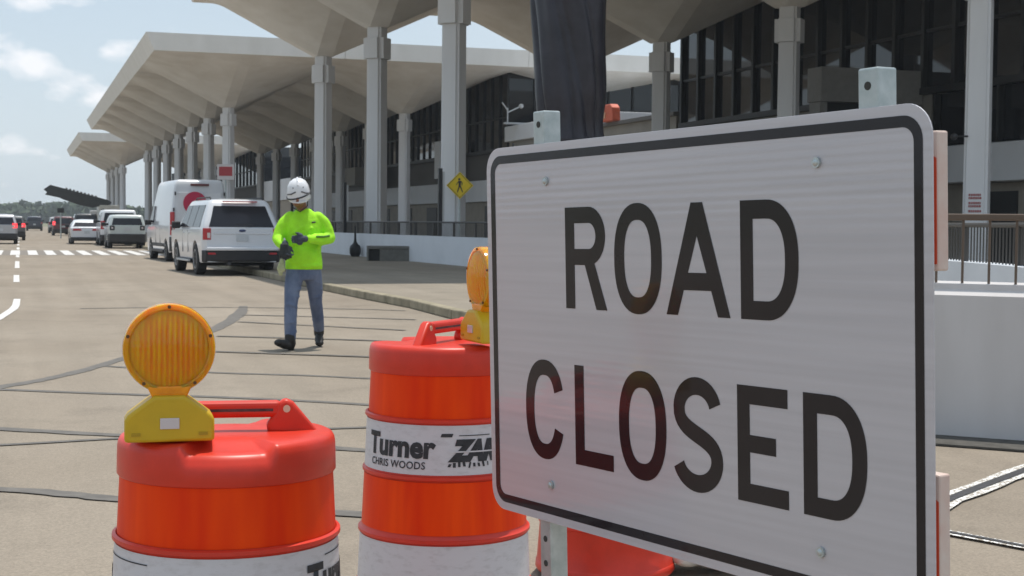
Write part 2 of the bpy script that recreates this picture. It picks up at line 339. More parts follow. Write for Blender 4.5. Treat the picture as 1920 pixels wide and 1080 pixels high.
# ------------------------------------------------------------------ concrete umbrellas (column + roof)
PX, PY = 12.36, 10.91; X1 = 13.52; HC = 8.31; HT = 12.91; FT = 1.08; NECK = 9.15
def plus_prism(mb, hw, arm, z0, z1):
    # square turned 45 deg with a block on each of its faces
    rot = Matrix.Rotation(R(45), 3, 'Z')
    pts = []
    a, b = hw, hw * arm
    for p in [(-b, -a), (b, -a), (b, -b), (a, -b), (a, b), (b, b), (b, a), (-b, a), (-b, b), (-a, b), (-a, -b), (-b, -b)]:
        q = rot @ Vector((p[0], p[1], z0)); pts.append(q)
    mb.prism(pts, (0, 0, z1 - z0))
def col_prism(mb, w0, w1, ch, z0, z1):
    rot = Matrix.Rotation(R(45), 3, 'Z')
    rings = []
    for w_, z in ((w0, z0), (w1, z1)):
        c = w_ - ch; n = .045
        P = [(-c, -w_), (c, -w_), (c, -c - n), (c + n, -c), (w_, -c), (w_, c), (c + n, c), (c, c + n), (c, w_), (-c, w_), (-c, c + n), (-c - n, c), (-w_, c), (-w_, -c), (-c - n, -c), (-c, -c - n)]
        rings.append([rot @ Vector((p[0], p[1], z)) for p in P])
    mb.rings(rings)
def roof_mesh(y0, y1, iw, i0, i1, n=11):
    """inverted umbrella with a flat band along each fold; iw, i0, i1 set the soffit in from the outer west, near and far edges"""
    hb = HT - FT; K = hb - NECK; a = PX / 2 - .012; fl = .38
    mb = MB(); b = mb.b
    def axis(lo, hi):
        return [-lo + (lo - fl) * i / n for i in range(n)] + [-fl, 0, fl] + [fl + (hi - fl) * (i + 1) / n for i in range(n)]
    xs = axis(a - iw, a); ys = axis(y0 - i0, y1 - i1)
    def z(x, y):
        hx = (a - iw) if x < 0 else a; hy = (y0 - i0) if y < 0 else (y1 - i1)
        tx = max(0, (abs(x) - fl) / (hx - fl)); ty = max(0, (abs(y) - fl) / (hy - fl)); return hb - K * (1 - tx) * (1 - ty)
    V = [[b.verts.new((x, y, z(x, y))) for y in ys] for x in xs]
    for i in range(len(xs) - 1):
        for j in range(len(ys) - 1): b.faces.new((V[i][j], V[i][j + 1], V[i + 1][j + 1], V[i + 1][j])).smooth = True
    return mb
def umbrella_parts(root, y0, y1, iw, i0, i1):
    mb = roof_mesh(y0, y1, iw, i0, i1); o = mb.build('soffit', MT['canopy'], root, fix=False)
    for p in o.data.polygons: p.use_smooth = True
    o.data.set_sharp_from_angle(angle=R(3))
    a = PX / 2 - .012; f = MB(); hb = HT - FT; bb = f.b
    lo = [bb.verts.new(p) for p in ((-a + iw, -y0 + i0, hb), (a, -y0 + i0, hb), (a, y1 - i1, hb), (-a + iw, y1 - i1, hb))]
    hi = [bb.verts.new(p) for p in ((-a, -y0, HT), (a, -y0, HT), (a, y1, HT), (-a, y1, HT))]
    bb.faces.new(hi)
    for k in range(4): bb.faces.new((lo[k], lo[(k + 1) % 4], hi[(k + 1) % 4], hi[k]))
    f.build('roof_slab', MT['fascia'], root)
    sh = MB(); col_prism(sh, .345, .32, .085, 0, NECK + .45); sh.build('shaft', MT['column'], root, bevel=.012)
    cp = MB(); plus_prism(cp, .47, .60, HC - .40, HC + .42); cp.build('capital', MT['column'], root, bevel=.012)
protos = {}
def umbrella(x, y, y0, y1, label, group, ins=(0, 0, 0)):
    key = (round(y0, 2), round(y1, 2), ins)
    root = empty('concrete_umbrella', (x, y, 0)); tag(root, label, 'canopy column', group)
    if key not in protos:
        umbrella_parts(root, y0, y1, *ins); protos[key] = root
    else:
        for ch in kids(protos[key]):
            c = ch.copy(); col.objects.link(c); c.parent = root
    return root
H2 = PY / 2 - .012
rown = ['roadside row', 'second row from road', 'third row from road', 'fourth row from road']
ordn = ['first', 'second', 'third', 'fourth', 'fifth', 'sixth', 'seventh', 'eighth']
YA, YB, YC = 35.4, 101.04, 209.1
for r_ in range(3):
    for k in range(4):
        y0 = 3.9 if k == 0 else H2; y1 = 3.7 if k == 3 else H2
        umbrella(X1 + r_ * PX, YA + k * PY, y0, y1, f'near roof canopy column, {rown[r_]}, {ordn[k]} from the sign', 'concrete umbrellas of the near terminal roof', (.5 if r_ == 0 else 0, .15 if k == 0 else 0, .4 if k == 3 else 0))
for r_ in range(4):
    for k in range(7):
        if r_ == 3 and k > 1: continue
        if r_ == 2 and k > 3: continue
        y0 = 9.0 if k == 0 else H2; y1 = 9.0 if k == 6 else H2
        umbrella(X1 + r_ * PX, YB + k * PY, y0, y1, f'middle roof canopy column, {rown[r_]}, {ordn[k]} from near end', 'concrete umbrellas of the middle terminal roof', (.5 if r_ == 0 else 0, .15 if k == 0 else 0, .4 if k == 6 else 0))
for r_ in range(2):
    for k in range(4):
        y0 = 9.0 if k == 0 else H2; y1 = 9.0 if k == 3 else H2
        umbrella(X1 + r_ * PX, YC + k * PY, y0, y1, f'farthest roof canopy column, {rown[r_]}, {ordn[k]} from near end', 'concrete umbrellas of the farthest terminal roof', (.5 if r_ == 0 else 0, .15 if k == 0 else 0, .4 if k == 3 else 0))

# ------------------------------------------------------------------ terminal building behind the columns
def hall(name, label, XF, ya, yb, zg, depth, mull, south=True, bright=(), mw=.20, md=.22):
    root = empty(name, (XF, ya, 0)); tag(root, label, 'building'); L = yb - ya
    ztop = HT - FT
    gm = MB(); gm.box((depth / 2, L / 2, (zg + ztop) / 2), (depth, L, ztop - zg)); gm.build('window_wall', MT['glass'], root)
    n = int(L / mull)
    mpro = None
    for i in range(n + 1):
        y = .06 + (L - .12) * i / n
        if mpro is None:
            mpro = MB().box((-md / 2 + .02, 0, (zg + ztop) / 2), (md, mw, ztop - zg)).build('mullion', MT['mullion'], root); o = mpro
        else: o = mpro.copy(); col.objects.link(o)
        o.location = (0, y, 0)
        if i in bright: o.data = o.data.copy(); o.data.materials[0] = MT['brightm']
    if south:
        m2 = None
        for i in range(1, int(depth / mull) + 1):
            if m2 is None: m2 = MB().box((0, -.06, (zg + ztop) / 2), (.12, .14, ztop - zg)).build('mullion', MT['mullion'], root); o = m2
            else: o = m2.copy(); col.objects.link(o)
            o.location = (i * mull, 0, 0)
    tr = MB().box((-.045, L / 2, zg + 2.35), (.11, L - .1, .12)).box((-.12, L / 2, zg + .12), (.28, L + .1, .24)); tr.build('transom', MT['mullion'], root)
    return root
hA = hall('terminal_hall', 'near terminal hall with tall dark glass wall and black mullions right of the column', 32.0, 24.0, 68.0, 6.35, 26, 1.84)
# lower glazing, white band, stone, vestibule of the near hall
MB().box((13, 11.2, 5.37), (25.8, 22.0, 1.9)).build('window_wall', MT['glass'], hA)
lm = None
for i in range(13):
    if lm is None: lm = MB().box((-.05, 0, 5.37), (.22, .12, 1.9)).build('mullion', MT['mullion'], hA); o = lm
    else: o = lm.copy(); col.objects.link(o)
    o.location = (0, .1 + i * 1.84, 0)
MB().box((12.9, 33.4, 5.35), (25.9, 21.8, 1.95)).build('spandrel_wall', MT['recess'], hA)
MB().box((12.8, 22.2, 3.68), (26.6, 44.6, 1.32)).build('white_band', MT['band'], hA, bevel=.03)
MB().box((13.2, 22.2, 1.5), (25.6, 44.3, 3.0)).build('stone_base', MT['stone'], hA)
for y_ in (10.4, 19.3, 27.3, 35.3):
    MB().box((.38, y_, 1.35), (.10, 2.6, 2.7)).build('doorway', MT['mullion'], hA)
vb = empty('entrance_vestibule', (29.75, 47.0, 0)); tag(vb, 'grey concrete box with dark opening projecting from the near glass hall', 'vestibule')
MB().box((0, .5, 6.60), (4.3, 1.0, 1.25)).build('upper_panel', mat('vestibule_grey', (.22, .215, .205), .7, var=.08), vb, bevel=.02)
MB().box((.1, .6, 3.0), (3.7, .6, 5.96)).build('opening', MT['mullion'], vb)
for x_ in (-2.0, 2.0): MB().box((x_, .45, 2.98), (.28, .8, 5.95)).build('jamb', bpy.data.materials['vestibule_grey'], vb)
hB = hall('terminal_hall', 'middle terminal hall with dark glass walls and thin mullions seen between the columns', 32.0, 96.0, 174.0, 6.45, 22, 1.84, bright=(28, 29, 32, 33, 38, 39, 40), mw=.10, md=.14)
def hall_base(h_, L_, dep):
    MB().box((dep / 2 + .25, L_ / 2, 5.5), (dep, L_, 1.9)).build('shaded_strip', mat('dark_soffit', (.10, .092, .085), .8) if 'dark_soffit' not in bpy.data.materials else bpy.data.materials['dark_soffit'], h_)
    MB().box((dep / 2 - .25, L_ / 2, 3.78), (dep, L_ + .2, 1.54)).build('white_band', MT['band'], h_, bevel=.03)
    MB().box((dep / 2 + .1, L_ / 2, 1.5), (dep, L_, 3.0)).build('stone_base', MT['stone'], h_)
    y_ = 4
    while y_ < L_ - 3: MB().box((.08, y_, 1.4), (.10, 3.0, 2.6)).build('doorway', MT['mullion'], h_); y_ += 8
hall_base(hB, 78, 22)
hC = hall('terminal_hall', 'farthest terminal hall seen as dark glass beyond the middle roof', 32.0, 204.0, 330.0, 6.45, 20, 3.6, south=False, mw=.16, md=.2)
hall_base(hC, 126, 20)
c2 = empty('terminal_connector', (31.8, 174.2, 0)); tag(c2, 'far pale connecting wing between the middle and farthest halls', 'building')
MB().box((6, 14.8, 5.6), (11.5, 29.4, 2.7)).build('upper_wall', MT['band'], c2); MB().box((6.2, 14.8, 2.1), (11.5, 29.4, 4.2)).build('lower_wall', MT['stone'], c2)
# connector between the halls
cn = empty('terminal_connector', (31.8, 68.4, 0)); tag(cn, 'low pale connecting wing with light parapet and dark window strip between the halls', 'building')
def cbox(name, z0, z1, dx, m_, bevel=0): MB().box((6 + dx, 13.7, (z0 + z1) / 2), (12, 27.0, z1 - z0)).build(name, m_, cn, bevel=bevel)
MB().box((5.75, 19.2, 7.535), (12, 16.0, 1.03)).build('parapet', MT['band'], cn, bevel=.03); MB().box((5.85, 5.6, 7.12), (12, 11.1, .2)).build('painted_shade_parapet', mat('parapet_shade_colour', (.14, .135, .13), .8), cn); cbox('upper_wall', 5.05, 7.017, .1, MT['recess']); cbox('window_strip', 4.25, 5.047, .3, MT['glass'])  # near stretch darkened: shade under the canopy is put into the parapet colour
cbox('white_band', 3.0, 4.247, -.1, MT['band'], .03); cbox('stone_base', 0, 2.997, .2, MT['stone'])
for y_ in (4, 11, 19): MB().box((.16, y_, 1.35), (.10, 3, 2.6)).build('doorway', MT['mullion'], cn)
MB().box((.25, 13.7, 4.66), (.14, 26.8, .05)).build('transom', MT['mullion'], cn)
# raised deck blocks seen left of the near columns
for i, (x, y, sx, sy, z0, z1, lab) in enumerate(((29.9, 133, 2.6, 7, 4.8, 6.4, 'grey concrete balcony block between the second and third near columns'), (30.6, 107, 1.3, 1.5, 4.8, 7.6, 'pale concrete fin panel just left of the crossing sign column'))):
    bl = MB().box((0, 0, (z0 + z1) / 2), (sx, sy, z1 - z0)); bl.box((sx / 2 + .2, 0, (z0 + z1) / 2), (.5, .5, .5)); o = bl.build('balcony_block' if i == 0 else 'fin_wall', MT['band'] if i else MT['recess'], bevel=.02); o.location = (x, y, 0); tag(o, lab, 'wall')

# ------------------------------------------------------------------ parapet wall along the walk with posts
def wall_path(name, pts, z0, z1, th, m_, label, cap=True):
    root = empty(name, (pts[0][0], pts[0][1], 0)); tag(root, label, 'wall')
    P = [Vector((x, y, 0)) for x, y in pts]
    def off(i, d):
        t = (P[min(i + 1, len(P) - 1)] - P[max(i - 1, 0)]).normalized(); return P[i] + Vector((-t.y, t.x, 0)) * d - P[0]
    def sweep(prof):
        return [[off(i, d) + Vector((0, 0, z)) for d, z in prof] for i in range(len(P))]
    MB().rings(sweep([(-th / 2, z0), (-th / 2, z1), (th / 2, z1), (th / 2, z0)])).build('wall_body', m_, root)
    return root
wp = [(12.9, 120), (12.6, 90), (12.35, 70), (12.3, 58), (12.45, 49), (12.75, 41), (13.1, 33), (12.9, 25), (11.45, 16.6), (10.25, 13.2), (9.3, 10.8)]
lw = wall_path('parapet_wall', wp, .136, 1.0, .30, MT['white_wall'], 'long low white parapet wall behind the bench and ash receptacle')
def along(pts, step, start=0.):
    res = []; acc = start
    for i in range(len(pts) - 1):
        a = Vector(pts[i]); b = Vector(pts[i + 1]); L = (b - a).length
        while acc < L: res.append((a.lerp(b, acc / L), math.atan2((b - a).y, (b - a).x))); acc += step
        acc -= L
    return res
rl = empty('railing', (wp[0][0], wp[0][1], 0)); tag(rl, 'dark metal railing standing on the long low white parapet', 'railing')
pp = None
for q, a in along([Vector(p) for p in wp], 2.02):
    if pp is None: pp = MB().box((0, 0, 1.21), (.07, .07, .42)).build('post', MT['picket'], rl); o = pp
    else: o = pp.copy(); col.objects.link(o)
    o.location = (q.x - wp[0][0], q.y - wp[0][1], 0); o.rotation_euler = (0, 0, a)
tb = MB()
for i in range(len(wp) - 1):
    tb.cyl((wp[i][0] - wp[0][0], wp[i][1] - wp[0][1], 1.44), (wp[i + 1][0] - wp[0][0], wp[i + 1][1] - wp[0][1], 1.44), .028, seg=8)
tb.build('top_rail', MT['picket'], rl)
ms = MB()
for q, a in along([Vector(p) for p in wp], .12, .06):
    if q.y < 62: ms.box((q.x - wp[0][0], q.y - wp[0][1], 1.21), (.014, .014, .42))
o = ms.build('pickets', MT['picket'], rl); o['kind'] = 'stuff'

# near wall at the right with chamfered lit edge and bronze rail
a_ = Vector((4.75, 9.43, 0)); d_ = Vector((.6975, -.7166, 0)).normalized(); n_ = Vector((-d_.y, d_.x, 0))  # n_ points away from the camera
Ln = 7.5
nw = empty('near_wall', a_); tag(nw, 'broad smooth white wall close to the right edge behind the barricade', 'wall')
def nw_pt(s_, t_, z): return d_ * s_ + n_ * t_ + Vector((0, 0, z))
prof = [(0, 0), (0, .955), (.045, .990), (.05, 1.03), (.55, 1.03), (.55, 0)]
MB().rings([[nw_pt(s_, t, z) for t, z in prof] for s_ in (0, Ln)]).build('wall_body', MT['near_wall'], nw)
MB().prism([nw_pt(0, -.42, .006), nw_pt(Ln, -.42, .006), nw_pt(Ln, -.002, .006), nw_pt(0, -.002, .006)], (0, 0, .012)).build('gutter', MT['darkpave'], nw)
nr = empty('handrail', a_); tag(nr, 'bronze brown handrail with thin posts on top of the near white wall', 'railing')
pp = None; k = 0
while .1 + k * .172 < Ln:
    if pp is None: pp = MB().cyl((0, 0, 1.028), (0, 0, 1.46), .009, seg=8).build('post', MT['rail'], nr, smooth=True); o = pp
    else: o = pp.copy(); col.objects.link(o)
    o.location = nw_pt(.1 + k * .172, .16, 0); k += 1
MB().box(nw_pt(Ln / 2, .16, 1.475), (Ln, .05, .045), rz=math.atan2(d_.y, d_.x)).build('top_rail', MT['rail'], nr, bevel=.008)

# ------------------------------------------------------------------ small fixtures
# wrapped column
tp = MB(); tr = []
nseg = 144
def wrap_r(a, z):
    t = (z - 2.6) / 9.4
    base = .93 - .10 * math.exp(-((z - 3.9) / .6) ** 2) - .12 * (z < 3.5) + .04 * math.sin(z * .9)
    g1 = abs(math.sin(1.5 * a + .42 * z + .3)); g2 = abs(math.sin(3.5 * a + .55 * z + 1.1 + .3 * math.sin(z))); f = -.13 * (1 - g1) ** 3 - .10 * (1 - g2) ** 4 + .03 * math.sin(5 * a - .8 * z) + .015 * math.sin(13 * a + 2.0 * z + 1.) + .05
    return base + f
zs = [2.5 + i * 9.3 / 110 for i in range(111)]
tp.rings([[(wrap_r(2 * math.pi * k / nseg, z) * math.cos(2 * math.pi * k / nseg), wrap_r(2 * math.pi * k / nseg, z) * math.sin(2 * math.pi * k / nseg), z) for k in range(nseg)] for z in zs])
o = tp.build('tarp_wrap', MT['tarp'], smooth=True, angle=None); o.location = (X1 - .10, YA, 0); tag(o, 'black twisted tarp wrapped around the column behind the sign', 'tarp')
# pedestrian crossing diamond
pc = empty('crossing_sign', (X1 - .1, 45.2, 0)); tag(pc, 'yellow diamond warning sign with walking figure before the wide column', 'sign')
u = Matrix.Rotation(R(-15), 3, 'Z')
def ctr(p): return u @ Vector(p)
zc = 2.63; hs = .305
rr = Matrix.Rotation(R(-15), 3, 'Z') @ Matrix.Rotation(R(45), 3, 'Y')
MB().box((0, 0, zc), (.62, .012, .62), rot=rr).build('panel', MT['yellow_sign'], pc, bevel=.004)
bd = MB()
for s1 in (-1, 1):
    for ax in (0, 1):
        c = (s1 * .275, -.009, 0) if ax == 0 else (0, -.009, s1 * .275)
        d = (.014, .004, .564) if ax == 0 else (.536, .0042, .014)
        bd.box(Vector((0, 0, zc)) + rr @ Vector(c), d, rot=rr)
bd.build('border', MT['legend'], pc)
wf = MB(); wr = Matrix.Rotation(R(-15), 3, 'Z')
def W_(x, z, y=-.012): return wr @ Vector((x, y, 0)) + Vector((0, 0, zc + z))
def limb(p, q, w0, w1, k):
    p = Vector((p[0], 0, p[1])); q = Vector((q[0], 0, q[1])); d = (q - p).normalized(); n = Vector((-d.z, 0, d.x)); y = -.012 - k * .001
    P = [p + n * w0, q + n * w1, q - n * w1, p - n * w0]; wf.prism([W_(v.x, v.z, y) for v in P], wr @ Vector((0, .004, 0)))
wf.cyl(W_(-.02, .20, -.014), W_(-.02, .20, -.008), .036, seg=14)
limb((0, .15), (-.005, -.01), .042, .034, 1); limb((-.03, .14), (-.09, .06), .015, .012, 2); limb((-.09, .06), (-.11, .015), .012, .01, 3)
limb((.03, .14), (.08, .07), .015, .012, 4); limb((.08, .07), (.06, .01), .012, .01, 5); limb((.0, .0), (.05, -.11), .024, .017, 6); limb((.05, -.11), (.09, -.22), .017, .013, 7)
limb((-.01, .0), (-.045, -.11), .024, .017, 8); limb((-.045, -.11), (-.08, -.22), .017, .013, 9)
wf.build('walking_figure', MT['legend'], pc)
MB().box((0, .05, 1.75), (.05, .05, 1.6)).build('post', MT['galv'], pc)
# red sign on the column by the van
rs = empty('column_sign', (X1 - .30, YB - .9, .2)); tag(rs, 'small red and white sign above the van on the first middle column', 'sign')
MB().box((0, 0, 4.55), (1.15, .04, 1.05), rz=R(-12)).build('panel', MT['white_sign'], rs, bevel=.01)
MB().box(Matrix.Rotation(R(-12), 3, 'Z') @ Vector((0, -.026, 4.6)), (.88, .012, .62), rz=R(-12)).build('red_field', MT['red_sign'], rs)
MB().cyl((0, .06, 1.0), (0, .06, 4.9), .05, seg=8).build('pole', MT['galv'], rs)
# faded red stencil on the right column
cs = empty('column_stencil', (X1 + PX, YA, 0)); tag(cs, 'faded red stencilled lines on the rightmost column above the handrail', 'sign')
st = MB(); rz_ = R(-45)
q = Matrix.Rotation(rz_, 3, 'Z')
for i, zz in enumerate((2.35, 2.26, 2.12, 2.03, 1.89)):
    x = -.16
    while x < .16:
        wd = random.uniform(.03, .06)
        st.box(q @ Vector((x + wd / 2, -.353, 0)) + Vector((-.0, 0, zz)), (wd, .006, .062), rz=rz_); x += wd + .014
st.build('lettering', mat('faded_red', (.33, .10, .10), .7, var=.2, scale=20), cs)
# ash receptacle
ar = empty('ash_receptacle', (11.95, 54.0, .135)); tag(ar, 'black ash receptacle with bulb base and slim neck before the white parapet', 'receptacle')
MB().lathe([(.13, 0), (.16, .02), (.21, .12), (.215, .30), (.19, .40), (.10, .48), (.06, .55)], 24).build('base', MT['black'], ar, smooth=True)
MB().lathe([(.06, .548), (.042, .70), (.035, 1.05), (.045, 1.10), (.03, 1.16)], 16).build('neck', MT['black'], ar, smooth=True)
# bench
bn = empty('concrete_bench', (11.75, 47.6, .135), R(-10)); tag(bn, 'squat grey concrete bench box beside the ash receptacle', 'bench')
MB().prism([(-.78, 0, 0), (-.735, 0, 0), (-.735, 0, .40), (.70, 0, .40), (.70, 0, .0), (.74, 0, 0), (.75, 0, .5), (-.78, 0, .5)], (0, .62, 0)).build('shell', mat('bench_concrete', (.17, .165, .15), .85, var=.15, scale=6), bn, bevel=.02)
MB().box((-.55, .32, .20), (.36, .5, .39)).build('inner_block', MT['rubber'], bn)
MB().box((.16, .30, .198), (1.06, .56, .395)).build('seat_block', bpy.data.materials['bench_concrete'], bn)
# slim black light posts on the wall
for (x, y, h, lab) in ((12.65, 44.8, 2.75, 'tall slim black post light beside the crossing sign column'), (12.25, 57.3, 2.6, 'slim black post light with pale strip between near columns'), (12.3, 69.5, 3.0, 'slim black post light behind the worker')):
    r0 = empty('post_light', (x, y, .6)); tag(r0, lab, 'light post', 'slim post lights along the parapet')
    MB().box((0, 0, h / 2 - .1), (.12, .12, h - .2)).build('post', MT['black'], r0); MB().box((.10, -.0, h / 2 + .25), (.07, .1, h - 1.1)).build('side_strip', MT['brightm'], r0)
# parapet fixtures
fx = empty('roof_floodlight', (31.4, 93.0, 8.05)); tag(fx, 'small twin floodlight on a stem on the light parapet', 'light')
MB().box((0, 0, .08), (1.5, .3, .12)).cyl((-.5, 0, .1), (-.5, 0, 1.1), .045, seg=8).build('stand', MT['brightm'], fx)
MB().cyl((-.5, 0, .95), (-.9, 0, 1.45), .05, seg=8).cyl((-.5, 0, .8), (.35, 0, 1.2), .05, seg=8).ball((.45, 0, 1.25), .17).build('lamp_head', MT['brightm'], fx)
wl = empty('wall_lamp', (31.2, 91.5, 6.0)); tag(wl, 'brown drum shaped wall lamp hanging below the light parapet', 'wall lamp')
MB().cyl((-.4, 0, .75), (-.4, 0, .25), .05, seg=8).build('stem', MT['black'], wl); MB().cyl((-.75, 0, 0), (-.15, 0, 0), .33, seg=16).build('shade', mat('brown_lamp', (.20, .085, .06), .5), wl, smooth=True); MB().cyl((-.149, 0, 0), (.25, -.05, 0), .30, .22, seg=16).build('lens', MT['black'], wl, smooth=True)
ob = empty('safety_barrier', (31.3, 76.6, 7.225)); tag(ob, 'orange plastic safety barrier on the roof beside the black tarp', 'barrier')
MB().prism([(0, -.9, 0), (0, .9, 0), (0, .8, .75), (0, .5, .95), (0, -.5, .95), (0, -.8, .75)], (.5, 0, 0)).build('shell', mat('faded_orange', (.60, .12, .06), .5, var=.15, scale=3), ob, bevel=.06)
MB().box((-.02, .35, .35), (.06, .5, .35)).build('pale_panel', mat('pale_orange', (.7, .4, .25), .5), ob)
# small cameras on column 1840
sc = empty('security_camera', (X1 + PX - .75, YA - .15, 4.0)); tag(sc, 'tiny dark security camera on the rightmost column at the white band', 'camera')
MB().box((.1, 0, 0), (.4, .05, .05)).build('bracket', MT['black'], sc); MB().ball((-.15, 0, -.02), .1).build('dome', MT['black'], sc)

# ------------------------------------------------------------------ treeline on the horizon
def leafmass(n, x0, x1, y0, y1, h, m_, name, label):
    mb = MB(); prof = {}
    for i in range(n):
        x = random.uniform(x0, x1); y = random.uniform(y0, y1)
        top = h * (.62 + .25 * math.sin(x * .021 + 1) + .18 * math.sin(x * .067) + .10 * math.sin(x * .19 + 2))
        z = random.uniform(.3, 1) ** .7 * top; s = random.uniform(1.2, 3.0)
        v = [Vector((random.uniform(-1, 1), random.uniform(-1, 1), random.uniform(-1, 1))) * s for _ in range(4)]
        c = Vector((x, y, z)); vs = [mb.b.verts.new(c + q) for q in v]
        mb.b.faces.new(vs[:3]); mb.b.faces.new((vs[0], vs[2], vs[3]))
    # trunks and dense core
    o = mb.build(name, m_, fix=False); tag(o, label, 'trees', kind='stuff'); return o
MT['leaf'] = mat('far_foliage', (.06, .085, .04), .9, var=.35, scale=.08)
leafmass(20000, -160, 420, 640, 720, 8.2, MT['leaf'], 'treeline', 'far off line of green trees along the horizon at the left')
cr_ = MB()
for i in range(120):
    x = -160 + i * 5; cr_.ball((x, 690, 1), (5.5, 6, 4.6 + 1.4 * math.sin(x * .021 + 1)), 8)
tag(cr_.build('undergrowth', MT['leaf']), 'dark undergrowth band below the far treeline', 'trees', kind='stuff')

hzb = MB().box((0, 350, 9.3), (2400, 1100, 22.6)).build('haze', None if False else bpy.data.materials.new('haze_air'))
hm0 = bpy.data.materials['haze_air']; hm0.use_nodes = True; hn = hm0.node_tree; hn.nodes.remove(hn.nodes['Principled BSDF']); pv = hn.nodes.new('ShaderNodeVolumePrincipled')
pv.inputs['Color'].default_value = (.80, .86, .92, 1); pv.inputs['Density'].default_value = .00042; pv.inputs['Anisotropy'].default_value = .2
hn.links.new(pv.outputs[0], hn.nodes['Material Output'].inputs['Volume']); tag(hzb, kind='stuff')
# ------------------------------------------------------------------ vehicles
def paint(name, c, rough=.28): return mat(name, c, rough, coat=.7, var=.03, scale=2, spec=.5)
P_white = paint('white_car_paint', (.66, .67, .70)); P_silver = mat('silver_car_paint', (.42, .42, .44), .3, metal=.45, coat=.7, var=.02); P_grey = mat('grey_car_paint', (.10, .105, .11), .3, metal=.3, coat=.7, var=.02)
P_red = paint('maroon_car_paint', (.10, .022, .03)); P_black = paint('black_car_paint', (.018, .02, .022)); P_navy = paint('navy_car_paint', (.028, .034, .055)); P_sage = paint('pale_green_white_paint', (.52, .57, .57))
MT['cglass'] = mat('car_glass', (.018, .019, .026), .07, spec=.32); MT['trim'] = mat('black_trim', (.026, .026, .029), .55, var=.1); MT['under'] = mat('underbody', (.008, .008, .008), .9)
MT['tlight'] = mat('tail_light_red', (.42, .008, .018), .2, coat=.5); MT['tlit'] = mat('lit_brake_light', (.6, .02, .03), .2, emit=(1, .05, .06), estr=1.6); MT['tclear'] = mat('clear_lens', (.62, .55, .55), .2, coat=.4)
MT['rim'] = mat('alloy_rim', (.38, .38, .39), .35, metal=.6); MT['chrome'] = mat('chrome', (.6, .6, .62), .2, metal=.9); MT['plate'] = mat('licence_plate', (.58, .60, .62), .4, scale=60, c2=(.42, .44, .47)); MT['groove'] = mat('panel_gap', (.10, .10, .11), .6)
def car(name, label, cat, loc, rz, L=4.9, W=1.9, H=1.75, belt=1.02, gc=.24, wr=.36, ya=.95, yf=None, rear_in=.32, wind=.62, hood=.95, hoodx=1.2, tum=.17, pnt=None,
        tail='v', tz=(.78, 1.10), tw=.16, lit=False, box=False, glassrear=True, rg=(.30, .06), rails=False, sidewin=True, bumpz=(.32, .62), notch=0, trimbelow=True, plate_z=.82, group='vehicles stopped along the terminal road', mirror=True):
    root = empty(name, loc, rz); tag(root, label, cat, group)
    yf = yf or L - .95; hw = W / 2
    def hwz(z):
        if z <= belt: return hw * (.955 + .045 * math.sin(min(1, max(0, (z - gc) / (belt - gc))) * math.pi * .62))
        return hwz(belt) - tum * ((z - belt) / (H - belt)) ** 1.15
    def plan(y): 
        d = min(y, L - y); return 1 - .10 * max(0, 1 - d / .32) ** 2.2
    # lower body: stations along y
    ar = wr + .085; zs_axle = wr
    ys = sorted(set([0, .03, .08, .16, .26, L - .26, L - .16, L - .08, L - .03, L] + [i * .1 for i in range(3, int(L / .1) - 2)] + [ya + ar * math.cos(R(t)) for t in range(0, 181, 12)] + [yf + ar * math.cos(R(t)) for t in range(0, 181, 12)]))
    def zb(y):
        z = gc + (.04 if y > .2 and y < L - .2 else .06)
        for a in (ya, yf):
            if abs(y - a) < ar: z = max(z, zs_axle + math.sqrt(max(0, ar * ar - (y - a) ** 2)))
        return z
    ycowl = L - hoodx
    def zt(y):
        if box or y < ycowl - .02:
            if notch and y < notch: return belt - .02 - .03 * (1 - y / notch)
            return belt
        t = (y - ycowl) / (L - ycowl); return belt + (hood - belt) * t - .28 * max(0, (t - .8) / .2) ** 2
    rows = 7; rings = []
    for y in ys:
        zB, zT = zb(y), max(zt(y), zb(y) + .05); left = []
        endf = max(0, 1 - min(y, L - y) / .12)
        for i in range(rows):
            z = zB + (zT - zB) * i / (rows - 1); left.append((hwz(z) * plan(y), z))
        ring = [(-x, y, z) for x, z in left]
        ring += [(-left[-1][0] * .93, y, zT + .018), (-left[-1][0] * .5, y, zT + .03), (left[-1][0] * .5, y, zT + .03), (left[-1][0] * .93, y, zT + .018)]
        ring += [(x, y, z) for x, z in left[::-1]]
        rings.append(ring)
    mb = MB(); b = mb.b; RV = [[b.verts.new(p) for p in r] for r in rings]
    for i in range(len(RV) - 1):
        for k in range(len(RV[0])): 
            k2 = (k + 1) % len(RV[0]); b.faces.new((RV[i][k], RV[i][k2], RV[i + 1][k2], RV[i + 1][k]))
    b.faces.new(RV[0][::-1]); b.faces.new(RV[-1])
    body = mb.build('body', pnt, root, smooth=True, angle=32)
    # greenhouse
    def yr(z): t = (z - belt) / (H - belt); return (notch if notch else rg[1]) + (rear_in * (t ** 1.2))
    ywb = L - hoodx - .02 if not box else L - .55
    def yfz(z): t = (z - belt) / (H - belt); return ywb - wind * t
    lv = [belt - .02, belt + .02] + [belt + (H - belt) * t for t in (.25, .5, .75, .88, .95, .985, 1.0)]
    def gring(z, inset=0.):
        h = hwz(max(z, belt)) - .012 - inset; a = yr(max(z, belt)) + inset * 1.2; c = yfz(max(z, belt)) - inset * 1.5; r_ = .10; P = []
        for cx, cy, a0 in ((-h + r_, a + r_, 180), (h - r_, a + r_, 270), (h - r_, c - r_, 0), (-h + r_, c - r_, 90)):
            for t in range(0, 91, 18): P.append((cx + r_ * math.cos(R(a0 + t)), cy + r_ * math.sin(R(a0 + t)), z))
        return P
    ins = [0, 0, 0, 0, 0, 0, .02, .055, .14]
